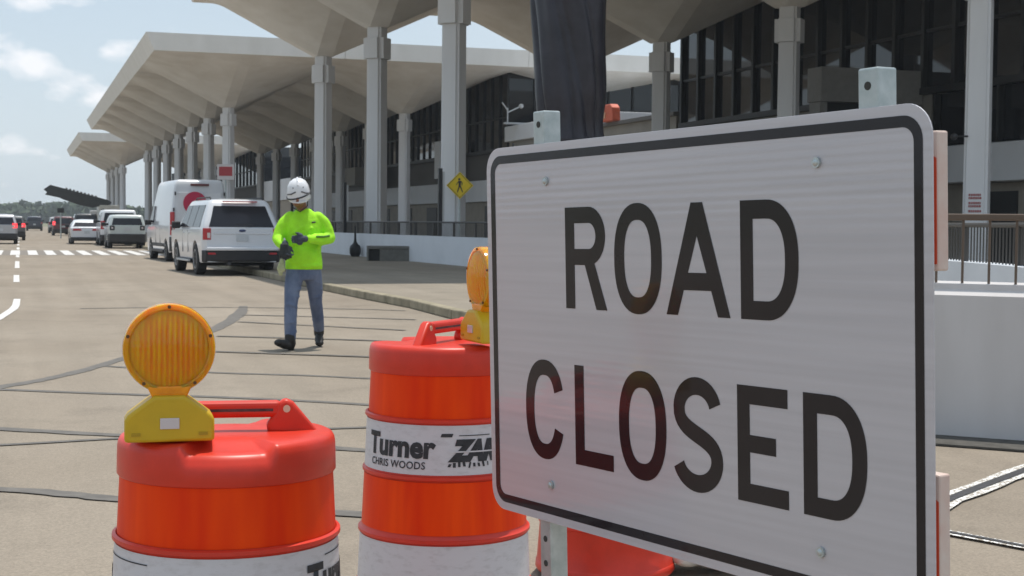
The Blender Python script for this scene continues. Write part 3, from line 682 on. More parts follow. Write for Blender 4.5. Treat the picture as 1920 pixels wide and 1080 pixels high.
    gr = [gring(z, i_) for z, i_ in zip(lv, ins)]
    # crown
    gr.append([(x * .5, (y - (yr(H) + yfz(H)) / 2) * .6 + (yr(H) + yfz(H)) / 2, H + .025) for x, y, z in gr[-1]])
    MB().rings(gr).build('cabin', pnt, root, smooth=True, angle=50)
    H2_ = H - (.17 if not box else .2)
    if glassrear:
        z0, z1 = belt + .06, H2_; P = []
        x0 = hwz(z0) - .15; x1 = hwz(z1) - .15
        for x, z in ((-x0, z0), (x0, z0), (x1, z1), (-x1, z1)): P.append((x, yr(z) - .014, z))
        g_ = MB().prism(P, (0, .02, 0)); g_.build('rear_window', MT['cglass'], root, bevel=.01)
    if sidewin:
        ysp = [yr(H) + .35, None, None, yfz(H2_) - .1]; n_ = 3
        a, c = yr(H2_) + .28, yfz(belt + .1) - .18
        cut = [a + (c - a) * t for t in ((0, .30, .63, 1) if L > 4.4 else (0, .22, .58, 1))]
        for sx in (-1, 1):
            for i in range(3):
                y0_, y1_ = cut[i] + .03, cut[i + 1] - .03; z0, z1 = belt + .05, H2_ + .02
                yt0 = max(y0_, yr(z1) + .25) if i == 0 else y0_; yt1 = min(y1_, yfz(z1) - .08)
                P = [(sx * (hwz(z) + .004), y, z) for y, z in ((y0_ - (.1 if i == 0 else 0), z0), (y1_, z0), (yt1, z1), (yt0, z1))]
                MB().prism(P, (-sx * .02, 0, 0)).build('side_window', MT['cglass'], root)
    z0, z1 = belt + .06, H2_
    P = [(x, yfz(z) + .008, z) for x, z in ((-hwz(z0) + .12, z0), (hwz(z0) - .12, z0), (hwz(z1) - .12, z1), (-hwz(z1) + .12, z1))]
    MB().prism(P, (0, -.02, 0)).build('windscreen', MT['cglass'], root)
    # bumper, trim
    pl = lambda y: plan(y) * hw
    bm = MB(); bz0, bz1 = bumpz
    ringb = []
    for z, o_ in ((bz0 - .04, .02), (bz0, -.03), (bz1 - .03, -.05), (bz1, -.01)):
        ringb.append([(-hw * .93, .30, z), (-hw * 1.004, .16, z), (-hw * .93, .02 + o_, z), (-hw * .6, -.02 + o_, z), (hw * .6, -.02 + o_, z), (hw * .93, .02 + o_, z), (hw * 1.004, .16, z), (hw * .93, .30, z)])
    bm.rings(ringb).build('rear_bumper', MT['trim'] if trimbelow else pnt, root, smooth=True, angle=30, bevel=.01)
    MB().box((0, .03, belt - .36 if belt > .95 else belt - .3), (W * .80, .012, .014)).build('tailgate_seam', MT['groove'], root)
    MB().box((0, -.012, plate_z), (.31, .02, .16)).build('licence_plate', MT['plate'], root)
    MB().box((0, L - .03, .48), (W * .84, .12, .3)).build('front_bumper', MT['trim'], root, bevel=.03)
    for sx in (-1, 1):
        MB().box((sx * (hw - .28), L - .06, .76), (.36, .14, .16)).build('headlight', MT['tclear'], root, bevel=.02)
        ml = MT['tlit'] if lit else MT['tlight']
        if tail == 'v':
            t_ = MB().prism([(sx * (hw * .965 + .0), .26, tz[0]), (sx * hw * .985, .10, tz[0]), (sx * (hw * .90), -.008, tz[0]), (sx * (hw - tw - .06), -.008, tz[0]), (sx * (hw - tw - .06), .1, tz[0]), (sx * (hw - .2), .26, tz[0])], (0, 0, tz[1] - tz[0]))
            o = t_.build('tail_light', ml, root, bevel=.008)
            MB().box((sx * (hw - tw - .0), -.012, (tz[0] * .62 + tz[1] * .38)), (tw * .5, .012, (tz[1] - tz[0]) * .45)).build('reverse_lens', MT['tclear'], o)
        elif tail == 'sq':
            o = MB().box((sx * (hw - .18), -.0, (tz[0] + tz[1]) / 2), (.24, .08, tz[1] - tz[0])).build('tail_light', MT['trim'], root, bevel=.03)
            MB().box((sx * (hw - .18), -.045, (tz[0] + tz[1]) / 2), (.09, .02, .09)).build('lamp_cross', MT['tclear'], o)
        elif tail == 'h':
            o = MB().prism([(sx * hw * .985, .22, tz[0]), (sx * (hw * .90), .0, tz[0] - .02), (sx * (hw - .62), -.012, tz[0]), (sx * (hw - .62), .08, tz[1]), (sx * (hw * .9), .012, tz[1]), (sx * hw * .98, .22, tz[1])][0:6], (0, 0.0, .012)).build('tail_light', ml, root)
            MB().box((sx * (hw - .36), -.012, (tz[0] + tz[1]) / 2), (.46, .03, tz[1] - tz[0])).build('lens', ml, o, bevel=.01)
        if mirror:
            ym = ywb - .35
            MB().box((sx * (hw + .10), ym, belt + (.10 if not box else .28)), (.24, .12, .19 if not box else .42)).build('mirror', MT['trim'], root, bevel=.04)
        MB().box((sx * (hw * .985), (ya + yf) / 2, gc + .07), (.08, yf - ya - 2 * wr - .25, .09)).build('side_sill', MT['trim'], root, bevel=.01)
        for i in (.36, .64):
            MB().box((sx * (hwz(.8) * 1.0), ya + (yf - ya) * i, (belt + gc + .25) / 2), (.014, .014, belt - gc - .3)).build('door_gap', MT['groove'], root)
        for i in (.30, .58): MB().box((sx * (hwz(belt - .1) + .015), ya + (yf - ya) * i, belt - .10), (.03, .17, .03)).build('door_handle', pnt, root, bevel=.006)
    if rails:
        for sx in (-1, 1):
            MB().tube([(sx * (hwz(H) - .08), yr(H) + .25, H + .0), (sx * (hwz(H) - .08), yr(H) + .35, H + .05), (sx * (hwz(H) - .08), yfz(H) - .5, H + .05), (sx * (hwz(H) - .08), yfz(H) - .4, H)], .02, 6).build('roof_rail', MT['trim'], root)
    MB().box((0, L / 2, (gc + belt - .1) / 2 + .05), (W - .36, L - .5, belt - .1 - gc)).box((0, ya, wr * 1.25), (W - .14, ar * 1.9, wr * 1.3)).box((0, yf, wr * 1.25), (W - .14, ar * 1.9, wr * 1.3)).build('underbody', MT['under'], root)
    tw_ = .25 if W > 1.95 else .22; wp0 = None
    for sx in (-1, 1):
        for y in (ya, yf):
            wz = empty('wheel', (sx * (hw - tw_ / 2 - .005), y, wr)); wz.parent = root; wz.rotation_euler = (0, R(90) * sx, 0)
            if wp0 is None:
                wp0 = [MB().lathe([(wr * .60, -tw_ / 2), (wr * .93, -tw_ / 2), (wr, -tw_ / 2 + .03), (wr, tw_ / 2 - .03), (wr * .93, tw_ / 2), (wr * .62, tw_ / 2 - .005)], 28).build('tyre', MT['rubber'], wz, smooth=True)]
                rm = MB().lathe([(wr * .62, tw_ / 2 - .03), (wr * .62, tw_ / 2 + .002), (wr * .57, tw_ / 2 + .002), (wr * .52, tw_ / 2 - .04), (.02, tw_ / 2 - .05)], 24, close=False)
                for k in range(6): 
                    a = R(60 * k); rm.box((math.cos(a) * wr * .3, math.sin(a) * wr * .3, tw_ / 2 - .02), (wr * .55, .05, .03), rz=a)
                wp0.append(rm.build('rim', MT['rim'], wz))
            else:
                for q_ in wp0: c = q_.copy(); col.objects.link(c); c.parent = wz
    return root

# large white SUV by the worker
s1 = car('parked_suv', 'large white SUV parked at the kerb directly beside the worker', 'SUV', (5.45, 38.05, 0), R(3.4), L=5.33, W=2.03, H=1.98, belt=1.20, gc=.30, wr=.41, ya=1.18, yf=4.25, rear_in=.42, wind=.75, hood=1.12, hoodx=1.35, tum=.25, pnt=P_white, tz=(.93, 1.23), tw=.15, rails=True, bumpz=(.40, .66), plate_z=.98)
MB().box((0, -.05, .70), (1.86, .12, .09)).build('bumper_step', P_white, s1, bevel=.03)
MB().box((0, .0, 1.09), (1.48, .03, .025)).build('chrome_strip', MT['chrome'], s1); MB().ball((0, -.01, 1.17), (.09, .02, .035), 16).build('oval_badge', mat('badge_blue', (.03, .045, .12), .3), s1, smooth=True)
MB().box((.05, -.012, 1.33), (.45, .02, .02), rot=Matrix.Rotation(R(3), 3, 'Y')).build('wiper', MT['trim'], s1)
MB().box((0, .36, 1.92), (.9, .12, .03)).build('brake_strip', MT['tlight'], s1)
for sx in (-1, 1): MB().box((sx * .72, -.045, .58), (.34, .02, .05)).build('reflector', MT['tlight'], s1)
MB().box((-1.02, 2.7, .36), (.16, 1.9, .05)).build('running_board', MT['brightm'], s1, bevel=.01)
MB().box((-.35, .02, .33), (.09, .25, .09)).build('exhaust', MT['trim'], s1)
# cargo van
v1 = car('cargo_van', 'tall white cargo van with a pink red disc on its rear doors', 'van', (5.90, 51.3, 0), R(3.2), L=5.95, W=2.05, H=2.84, belt=1.25, gc=.28, wr=.36, ya=1.05, yf=4.75, rear_in=.10, wind=1.05, hood=1.05, hoodx=.95, tum=.19, pnt=P_white, glassrear=False, sidewin=False, tz=(.92, 1.72), tw=.10, bumpz=(.40, .86), plate_z=1.05, rg=(.3, .03))
MB().box((0, .02, 1.62), (.016, .03, 1.5)).build('door_seam', MT['groove'], v1)
for sx in (-1, 1): 
    MB().prism([(sx * .16, .04, 1.4), (sx * .80, .045, 1.4), (sx * .74, .09, 2.4), (sx * .16, .085, 2.4)], (0, -.022, 0)).build('door_panel', P_white, v1, bevel=.02)
    for z in (1.15, 1.8, 2.35): MB().box((sx * (.95 - (z - 1.15) * .09), .02, z), (.05, .04, .12)).build('hinge', MT['trim'], v1)
    MB().prism([(sx * 1.0, 4.0, 1.35), (sx * 1.0, 4.9, 1.35), (sx * .93, 4.35, 1.95), (sx * .93, 4.0, 1.95)], (sx * .03, 0, 0)).build('side_window', MT['cglass'], v1)
    MB().box((sx * 1.012, 2.9, .56), (.03, 2.7, .12)).build('lower_cladding', MT['trim'], v1, bevel=.01)
MB().box((0, .09, 2.66), (.62, .14, .07)).build('brake_strip', mat('dark_red_strip', (.12, .012, .015), .3), v1, bevel=.01)
dc = MB(); dc.cyl((-.17, .006, 2.02), (-.17, .03, 2.02), .40, seg=40); dc.build('disc_logo', mat('pink_red_vinyl', (.52, .02, .075), .4), v1)
MB().box((.55, .01, 1.05), (.012, .02, .3)).build('door_bolt', MT['trim'], v1)
# small white SUV
s2 = car('parked_suv', 'small white SUV with square dark tail lights ahead of the van', 'SUV', (5.12, 75.8, 0), 0, L=4.24, W=1.83, H=1.70, belt=1.12, gc=.28, wr=.36, ya=.80, yf=3.37, rear_in=.18, wind=.7, hood=1.05, hoodx=1.15, tum=.15, pnt=P_sage, tail='sq', tz=(.92, 1.16), bumpz=(.35, .74), plate_z=.98)
s3 = car('parked_suv', 'tall white SUV with red upright tail lights behind the small one', 'SUV', (5.22, 83.5, 0), 0, L=5.2, W=2.03, H=2.0, belt=1.25, gc=.30, wr=.41, ya=1.1, yf=4.1, rear_in=.18, wind=.6, hood=1.15, hoodx=1.3, tum=.13, pnt=P_white, tz=(.92, 1.38), tw=.17, rails=True)
s4 = car('parked_sedan', 'low white sedan beside the tall white SUV', 'sedan', (3.72, 89.0, 0), 0, L=4.8, W=1.82, H=1.44, belt=.98, gc=.20, wr=.33, ya=1.0, yf=3.85, rear_in=.55, wind=.8, hood=.86, hoodx=1.25, tum=.24, pnt=P_white, tail='h', tz=(.80, .90), notch=.62, trimbelow=True, bumpz=(.24, .42), plate_z=.70)
s5 = car('stopped_suv', 'maroon SUV with lit brake lights in the far queue', 'SUV', (3.75, 138, 0), 0, L=4.7, W=1.9, H=1.74, pnt=P_red, lit=True, tz=(.95, 1.28), tw=.2)
s6 = car('parked_suv', 'big black SUV parked beyond the low white sedan', 'SUV', (5.3, 128, 0), 0, L=5.3, W=2.02, H=1.95, belt=1.2, wr=.4, pnt=P_black, tz=(.95, 1.3), ya=1.1, yf=4.2, tum=.14)
s7 = car('moving_suv', 'silver SUV driving away at the left edge with lit brake lights', 'SUV', (-1.05, 88.5, 0), 0, L=4.6, W=1.88, H=1.70, belt=1.06, pnt=P_silver, lit=True, tz=(.92, 1.2), tw=.22, rails=False, rear_in=.35, group='vehicles driving away on the left lane')
s8 = car('moving_suv', 'dark grey SUV half hidden ahead of the silver SUV', 'SUV', (-.55, 104.5, 0), 0, L=4.5, W=1.84, H=1.66, pnt=P_grey, lit=True, tz=(.9, 1.15), tw=.2, group='vehicles driving away on the left lane')
s9 = car('moving_suv', 'dark navy vehicle far down the middle of the road', 'SUV', (1.8, 198, 0), 0, L=5.3, W=2.0, H=1.85, belt=1.2, pnt=P_navy, tz=(.9, 1.1), group='vehicles driving away on the left lane')
s10 = car('parked_suv', 'grey SUV far along the kerb behind the maroon one', 'SUV', (3.9, 165, 0), 0, L=4.7, W=1.9, H=1.72, pnt=P_silver, tz=(.9, 1.2))
s11 = car('parked_sedan', 'black sedan far along the kerb near the last canopy', 'sedan', (5.2, 150, 0), 0, L=4.8, W=1.84, H=1.45, belt=.98, pnt=P_black, tail='h', tz=(.8, .9), notch=.6, wr=.33, gc=.2, plate_z=.7, bumpz=(.24, .42))
s12 = car('parked_suv', 'smallest distant dark SUV at the end of the kerb row', 'SUV', (4.6, 188, 0), 0, L=4.6, W=1.86, H=1.7, pnt=P_grey, tz=(.9, 1.2))
# truck with long dark boom
bt = empty('boom_truck', (8.9, 183, .1)); tag(bt, 'pale truck carrying a long ribbed black boom sloping up to the left', 'truck')
MB().box((1.3, 2, 1.9), (2.3, 6.5, 2.5)).build('box_body', mat('pale_truck_body', (.50, .49, .45), .6, var=.15, scale=1.5), bt, bevel=.05)
MB().box((-.45, .9, 1.55), (.8, 2.0, 1.9)).build('cab', P_white, bt, bevel=.1)
MB().box((1, 2, .55), (2.4, 6.8, .3)).build('chassis', MT['trim'], bt)
for sx in (.1, 2.3):
    for y in (-.4, 4.4): MB().cyl((sx - .15, y, .45), (sx + .15, y, .45), .47, seg=20).build('wheel', MT['rubber'], bt)
bo = MB()
bo.prism([(x, -1.2, z) for x, z in ((-5.45, 5.47), (-3.3, 4.92), (-1.4, 4.42), (1.1, 3.78), (1.6, 3.5), (1.4, 3.2), (-.65, 2.84), (-2.05, 3.1), (-4.2, 3.86), (-4.3, 3.95), (-6.05, 4.32), (-5.8, 4.62), (-6.2, 4.92))], (0, 1.1, 0))
for k in range(9):
    x = -3.6 + k * .42; bo.box((x, -.65, 5.02 - (x + 3.6) * .265), (.2, 1.2, .26), rot=Matrix.Rotation(R(14.5), 3, 'Y'))
bo.build('boom', mat('black_boom', (.02, .021, .02), .7, var=.3, scale=2), bt)
sp_ = empty('signpost', (4.35, 96, 0)); tag(sp_, 'small dark street sign on a pole above the queue of cars', 'signpost')
sp_.location = (3.0, 118, 0)
MB().cyl((0, 0, 0), (0, 0, 2.1), .05, seg=8).build('pole', MT['galv'], sp_); MB().box((0, -.06, 2.15), (.5, .03, .36)).build('panel', MT['black'], sp_)

# ------------------------------------------------------------------ the worker
pw = empty('person', (2.985, 16.1, 0), R(-10.6)); pw.scale = (1.0, 1.0, 1.025); tag(pw, 'worker in white helmet, lime long sleeve shirt and jeans walking with head down', 'person')
skin = mat('skin', (.24, .10, .065), .5, var=.08, scale=20); lime = mat('lime_shirt', (.36, .80, .018), .75, var=.14, scale=6, bump=1.0, bscale=6); lime.node_tree.nodes['Bump'].inputs['Distance'].default_value = .03; denim = mat('denim', (.17, .20, .28), .85, scale=6, c2=(.07, .095, .17), bump=.6, bscale=14, vscale=(1, 1, .5)); boot = mat('boot_leather', (.02, .018, .017), .6); glove = mat('glove_fabric', (.055, .065, .085), .8, var=.3, scale=25); helm = mat('helmet_shell', (.72, .72, .74), .3, coat=.3)
hd = MB()   # head, neck, inner torso and hands: one continuous surface
hd.ball((-.065, -.10, 1.635), (.078, .098, .115), 20).ball((-.068, -.15, 1.585), (.052, .060, .058), 14).cyl((.0, .0, 1.44), (-.045, -.06, 1.60), .062, .056, 14)
hd.ball((-.070, -.205, 1.612), (.016, .022, .026), 10)
for sx in (-1, 1): hd.ball((-.065 + sx * .079, -.09, 1.62), (.014, .022, .034), 10)
hd.ball((-.068, -.195, 1.573), (.028, .016, .011), 8)
hd.tube([(.0, 0, 1.42), (.0, .01, 1.2), (-.01, .0, .95)], [.06, .10, .10], 14)
armL = [(.215, .0, 1.31), (.275, -.02, 1.205), (.10, -.245, 1.185), (.0, -.285, 1.19)]
armR = [(-.215, -.01, 1.30), (-.285, -.05, 1.19), (-.235, -.24, 1.13), (-.20, -.29, 1.09)]
hd.tube(armL, [.045, .04, .032, .028], 10); hd.tube(armR, [.045, .04, .032, .028], 10)
hd.tube([(0, 0, 1.38), (.17, 0, 1.36), (.215, 0, 1.31)], .038, 10); hd.tube([(0, 0, 1.38), (-.17, 0, 1.36), (-.215, -.01, 1.30)], .038, 10)
body = fused(hd, 'body', skin, pw, .009, 3)
for sx in (-1, 1): MB().ball((-.067 + sx * .030, -.188, 1.632), (.011, .008, .006), 8).build('eye', boot, body)
sh = MB()
def ell(c, rx, ry, n=24): return [(c[0] + rx * math.cos(2 * math.pi * k / n), c[1] + ry * math.sin(2 * math.pi * k / n), c[2]) for k in range(n)]
sh.rings([ell((-.0, .0, .86), .205, .135), ell((-.0, .0, .93), .205, .138), ell((-.005, .0, 1.05), .195, .130), ell((-.005, -.005, 1.18), .20, .132), ell((0, -.005, 1.30), .215, .135), ell((0, 0, 1.39), .205, .12), ell((0, .0, 1.435), .165, .10), ell((0, .0, 1.475), .115, .085), ell((-.01, -.01, 1.515), .074, .068)])
sh.tube([(.150, .0, 1.415), (.215, .0, 1.36), (.252, -.0, 1.29), (.282, -.02, 1.20)], [.070, .070, .068, .064], 14).tube([(.282, -.02, 1.20), (.19, -.14, 1.175), (.06, -.262, 1.19)], [.066, .058, .047], 14)
sh.tube([(-.150, .0, 1.415), (-.215, -.01, 1.355), (-.258, -.02, 1.28), (-.288, -.05, 1.19)], [.070, .069, .067, .062], 14).tube([(-.288, -.05, 1.19), (-.265, -.15, 1.15), (-.232, -.235, 1.12)], [.062, .055, .046], 14)
# hem drape and folds
sh.ball((-.02, -.10, 1.0), (.17, .07, .12), 14).ball((.02, -.02, .90), (.19, .14, .06), 14)
for k in range(9):
    a = random.uniform(-.8, .8); z = random.uniform(.92, 1.3); sh.tube([(a * .2, -.125, z), (a * .2 + .07, -.135, z + .05)], [.018, .012], 6)
for t in (.2, .45, .7):
    for A, B, r_ in (((.282, -.02, 1.2), (.06, -.262, 1.19), .056), ((.23, 0, 1.36), (.282, -.02, 1.2), .062), ((-.23, 0, 1.35), (-.288, -.05, 1.19), .061)):
        p = Vector(A).lerp(Vector(B), t); d = (Vector(B) - Vector(A)).normalized(); sh.ball(p, (r_ + .004,) * 3, 10)
shirt = fused(sh, 'shirt', lime, pw, .010, 3)
lt = MB().tube([(.275, -.115, 1.225), (.22, -.185, 1.215), (.14, -.262, 1.215)], .012, 6); MB().tube([(.09, -.138, 1.365), (.12, -.134, 1.37)], .009, 6).build('chest_print', MT['trim'], shirt); lt.build('sleeve_print', mat('sleeve_green', (.09, .22, .03), .7), shirt)
jn = MB()
jn.rings([ell((-.0, .0, .93), .175, .118), ell((-.0, .0, .86), .185, .125), ell((0, 0, .80), .188, .122), ell((0, .0, .745), .16, .11)])
jn.tube([(-.095, -.01, .82), (-.125, -.08, .66), (-.140, -.16, .49), (-.145, -.21, .30), (-.145, -.24, .13)], [.103, .090, .074, .069, .062], 16)
jn.tube([(.095, .01, .82), (.122, .05, .66), (.132, .09, .50), (.158, .20, .32), (.170, .30, .19)], [.101, .088, .072, .066, .059], 16)
for A_, B_, r0_, r1_ in (((-.140, -.16, .52), (-.145, -.24, .16), .074, .064), ((.132, .09, .52), (.170, .30, .20), .072, .061), ((-.095, -.01, .78), (-.135, -.13, .56), .103, .082), ((.095, .01, .78), (.13, .08, .56), .10, .080)):
    for k in range(4):
        t_ = (k + .5) / 4 + random.uniform(-.06, .06); p_ = Vector(A_).lerp(Vector(B_), t_); rr_ = r0_ + (r1_ - r0_) * t_
        jn.ball(p_ + Vector((random.uniform(-.006, .006), -.006, 0)), (rr_ + .006, rr_ + .006, .022), 14, rot=Euler((random.uniform(-.5, .5), random.uniform(-.5, .5), 0)).to_matrix())
jeans = fused(jn, 'jeans', denim, pw, .011, 2)
for nm, an, toe, heel in (('boot', (-.147, -.245, .12), (-.27, -.40, .095), (-.135, -.21, .045)), ('boot', (.170, .305, .18), (.175, .16, .045), (.170, .32, .12))):
    bb = MB(); an = Vector(an); toe = Vector(toe); heel = Vector(heel); mid = heel.lerp(toe, .55)
    bb.tube([an + Vector((0, 0, .03)), an, heel.lerp(an, .4)], [.060, .060, .058], 14).tube([heel, mid, toe], [.043, .052, .040], 14).ball(toe, (.05, .055, .036), 12).box(heel + Vector((0, 0, -.03)), (.06, .07, .03))
    fused(bb, nm, boot, pw, .009, 2)
# gloves: palm, four fingers, thumb
def gl(palm, dirv, upv, curl, name):
    g_ = MB(); d = Vector(dirv).normalized(); u_ = Vector(upv).normalized(); s_ = d.cross(u_).normalized()
    palm = Vector(palm); g_.ball(palm, 1, 12) if False else None
    for k in range(-3, 4): g_.ball(palm + u_ * .012 * k, (.038, .030, .030), 10)
    g_.tube([palm - d * .06, palm], [.036, .036], 10)
    for k, ln in enumerate((.070, .082, .078, .062)):
        b0 = palm + d * .035 + u_ * (.032 - .021 * k); p1_ = b0 + d * ln * .5 + s_ * curl * .25 * ln; p2_ = p1_ + (d * .6 + s_ * curl).normalized() * ln * .38; p3_ = p2_ + (d * .1 + s_ * curl).normalized() * ln * .3
        g_.tube([b0, p1_, p2_, p3_], [.0125, .0115, .0105, .009], 8)
    t0 = palm - d * .015 + u_ * .036; g_.tube([t0, t0 + u_ * .026 + d * .026, t0 + u_ * .030 + d * .058 + s_ * curl * .015], [.015, .013, .010], 8)
    return fused(g_, name, glove, pw, .0055, 2)
gl((-.045, -.300, 1.188), (-1, -.15, -.05), (0, .0, 1), -1, 'glove')
gl((-.190, -.300, 1.085), (.25, -.30, -1), (.8, .5, 0), 1, 'glove')
hp = empty('spare_gloves', (2.85, 15.86, .92)); 
hp.location = pw.matrix_world.to_translation() if False else (0, 0, 0)
sgm = MB()
for k in range(5): sgm.tube([(-.235 + .012 * k, -.335, 1.12), (-.245 + .022 * k, -.345, 1.02), (-.25 + .028 * k, -.34, .965 + .012 * abs(k - 2))], [.022, .017, .012], 8)
sg = fused(sgm, 'held_gloves', mat('dark_work_glove', (.03, .034, .035), .8, var=.4, scale=30), None, .007, 2); bpy.data.objects.remove(hp)
sg.location = (2.985, 16.1, .03); sg.rotation_euler = (0, 0, R(-10.6)); tag(sg, 'dark pair of work gloves dangling from the worker’s hand'.replace('’', "'"), 'gloves')
rg_ = MB().tube([(-.245, -.10, .95), (-.262, -.12, .86), (-.25, -.12, .80)], [.018, .034, .022], 8).tube([(-.24, -.1, .95), (-.225, -.13, .85)], [.016, .026], 8)
ro = fused(rg_, 'hanging_rag', mat('pale_yellow_rag', (.45, .46, .26), .8, var=.2, scale=20), None, .008, 1); ro.location = (2.985, 16.1, .03); ro.rotation_euler = (0, 0, R(-10.6)); tag(ro, "pale yellowish rag hanging at the worker's hip", 'rag')
# helmet
hm = empty('helmet', (-.06, -.085, 1.675)); hm.parent = pw; hm.rotation_euler = (R(17), R(-5), 0)
def hr(a, r, z): return r * (1 + .12 * abs(math.cos(a)))
hs_ = MB().lathe([(.118, -.055), (.128, -.05), (.125, -.02), (.122, .03), (.112, .085), (.088, .130), (.05, .158), (.012, .168)], 36, rf=hr)
hs_.build('shell', helm, hm, smooth=True, angle=None)
bm_ = MB()
bm_.rings([[(.10 * math.sin(R(t)) * k, -.135 * math.cos(R(t)) * k - .012, -.045 + z) for t in range(-70, 71, 14)] + [(.085 * math.sin(R(t)) * .9, -.10 * math.cos(R(t)) * .9, -.045 + z) for t in range(70, -71, -14)] for k, z in ((1.13, -.018), (1.13, -.006))]); bm_.build('brim', helm, hm)
ridge = mat('helmet_vent', (.09, .09, .10), .6)
for sx in (-1, 0, 1):
    pts = []; 
    for t in range(-50, 51, 20): pts.append((sx * .058 * (1 - .002 * t), -.128 * math.sin(R(t)) * 1.04, .03 + .137 * math.cos(R(t)) - abs(sx) * .03))
    MB().tube(pts, .010 if sx else .013, 6).build('ridge', ridge if sx else helm, hm)
for sx in (-1, 1):
    MB().tube([(sx * .118, -.055, .012), (sx * .080, -.112, .030), (sx * .034, -.128, .052)], .008, 6).build('side_stripe', ridge, hm)
stp = MB()
pts = [(hr(a, .128, 0) * math.sin(a), -hr(a, .128, 0) * math.cos(a), -.012 + .028 * math.sin(a * 1.0)) for a in [R(t) for t in range(0, 361, 15)]]
stp.tube(pts, .0085, 6); stp.build('band', MT['trim'], hm)
ch_ = MB().tube([(.098, -.02, -.04), (.085, -.055, -.13), (.0, -.10, -.175), (-.085, -.055, -.13), (-.098, -.02, -.04)], .006, 6); ch_.build('chin_strap', MT['trim'], hm)

# ------------------------------------------------------------------ traffic drums
bands = [(.878, .742, 'o', .2335, .2400), (.726, .580, 'w', .2455, .2520), (.560, .405, 'o', .2535, .2610), (.378, .235, 'w', .2665, .2730), (.210, .060, 'o', .2755, .2870)]
def drum_texts(parent, entries):
    """entries: (text, size, bold, shear, spacing, start angle deg, z of baseline, squash)"""
    for body_, size, bold, shear, spc, a0, z0, sq in entries:
        me = text_mesh(body_, size, bold, shear, spc); bmx = bmesh.new(); bmx.from_mesh(me)
        bmesh.ops.triangulate(bmx, faces=bmx.faces); 
        for _ in range(2): 
            lo = [e for e in bmx.edges if e.calc_length() > .012]
            if lo: bmesh.ops.subdivide_edges(bmx, edges=lo, cuts=1); bmesh.ops.triangulate(bmx, faces=bmx.faces)
        for v in bmx.verts:
            x, y = v.co.x * sq, v.co.y; z = z0 + y; r = .2455 + (.720 - z) / .135 * .0065 + .0022; a = R(a0) + x / r
            v.co = (r * math.sin(a), -r * math.cos(a), z)
        me2 = bpy.data.meshes.new('lettering'); bmx.to_mesh(me2); bmx.free(); me2.materials.append(MT['ink']); o = bpy.data.objects.new('lettering', me2); col.objects.link(o); o.parent = parent
def curved_patch(mb, a0, a1, z0, z1, off=.0022, shear=0):
    n = max(1, int(abs(a1 - a0) / 4)); rr_ = []
    for z in (z0, z1):
        r = .2455 + (.720 - z) / .135 * .0065 + off
        rr_.append([mb.b.verts.new((r * math.sin(R(a0 + (a1 - a0) * k / n + (shear if z == z1 else 0))), -r * math.cos(R(a0 + (a1 - a0) * k / n + (shear if z == z1 else 0))), z)) for k in range(n + 1)])
    for k in range(n): mb.b.faces.new((rr_[0][k], rr_[0][k + 1], rr_[1][k + 1], rr_[1][k]))
def logo(parent, a0, name='logo'):
    drum_texts(parent, [('ZAR', .078, .0062, .32, 1.0, a0 - 1, .626, .92)])
    cut = MB(); curved_patch(cut, a0 - 4, a0 + 36, .6475, .6515, off=.0030); cut.build('pale_cut', MT['filmw'], parent, fix=False)
    ln = MB(); curved_patch(ln, a0 + 4, a0 + 27, .695, .6975); ln.build('ink_line', MT['ink'], parent, fix=False)
    ln = MB(); curved_patch(ln, a0 - 9, a0 - 1, .692, .702, shear=1); ln.build('ink_mark', MT['ink'], parent, fix=False)
    ln = MB()
    for k in range(9):
        z_ = .602 + random.uniform(0, .006); a = a0 - 4 + k * 3.6; curved_patch(ln, a, a + random.uniform(.8, 2.2), z_, z_ + random.uniform(.006, .018), shear=random.uniform(-1, 1))
    o_ = ln.build('ink_drips', MT['ink'], parent, fix=False); o_['kind'] = 'stuff'
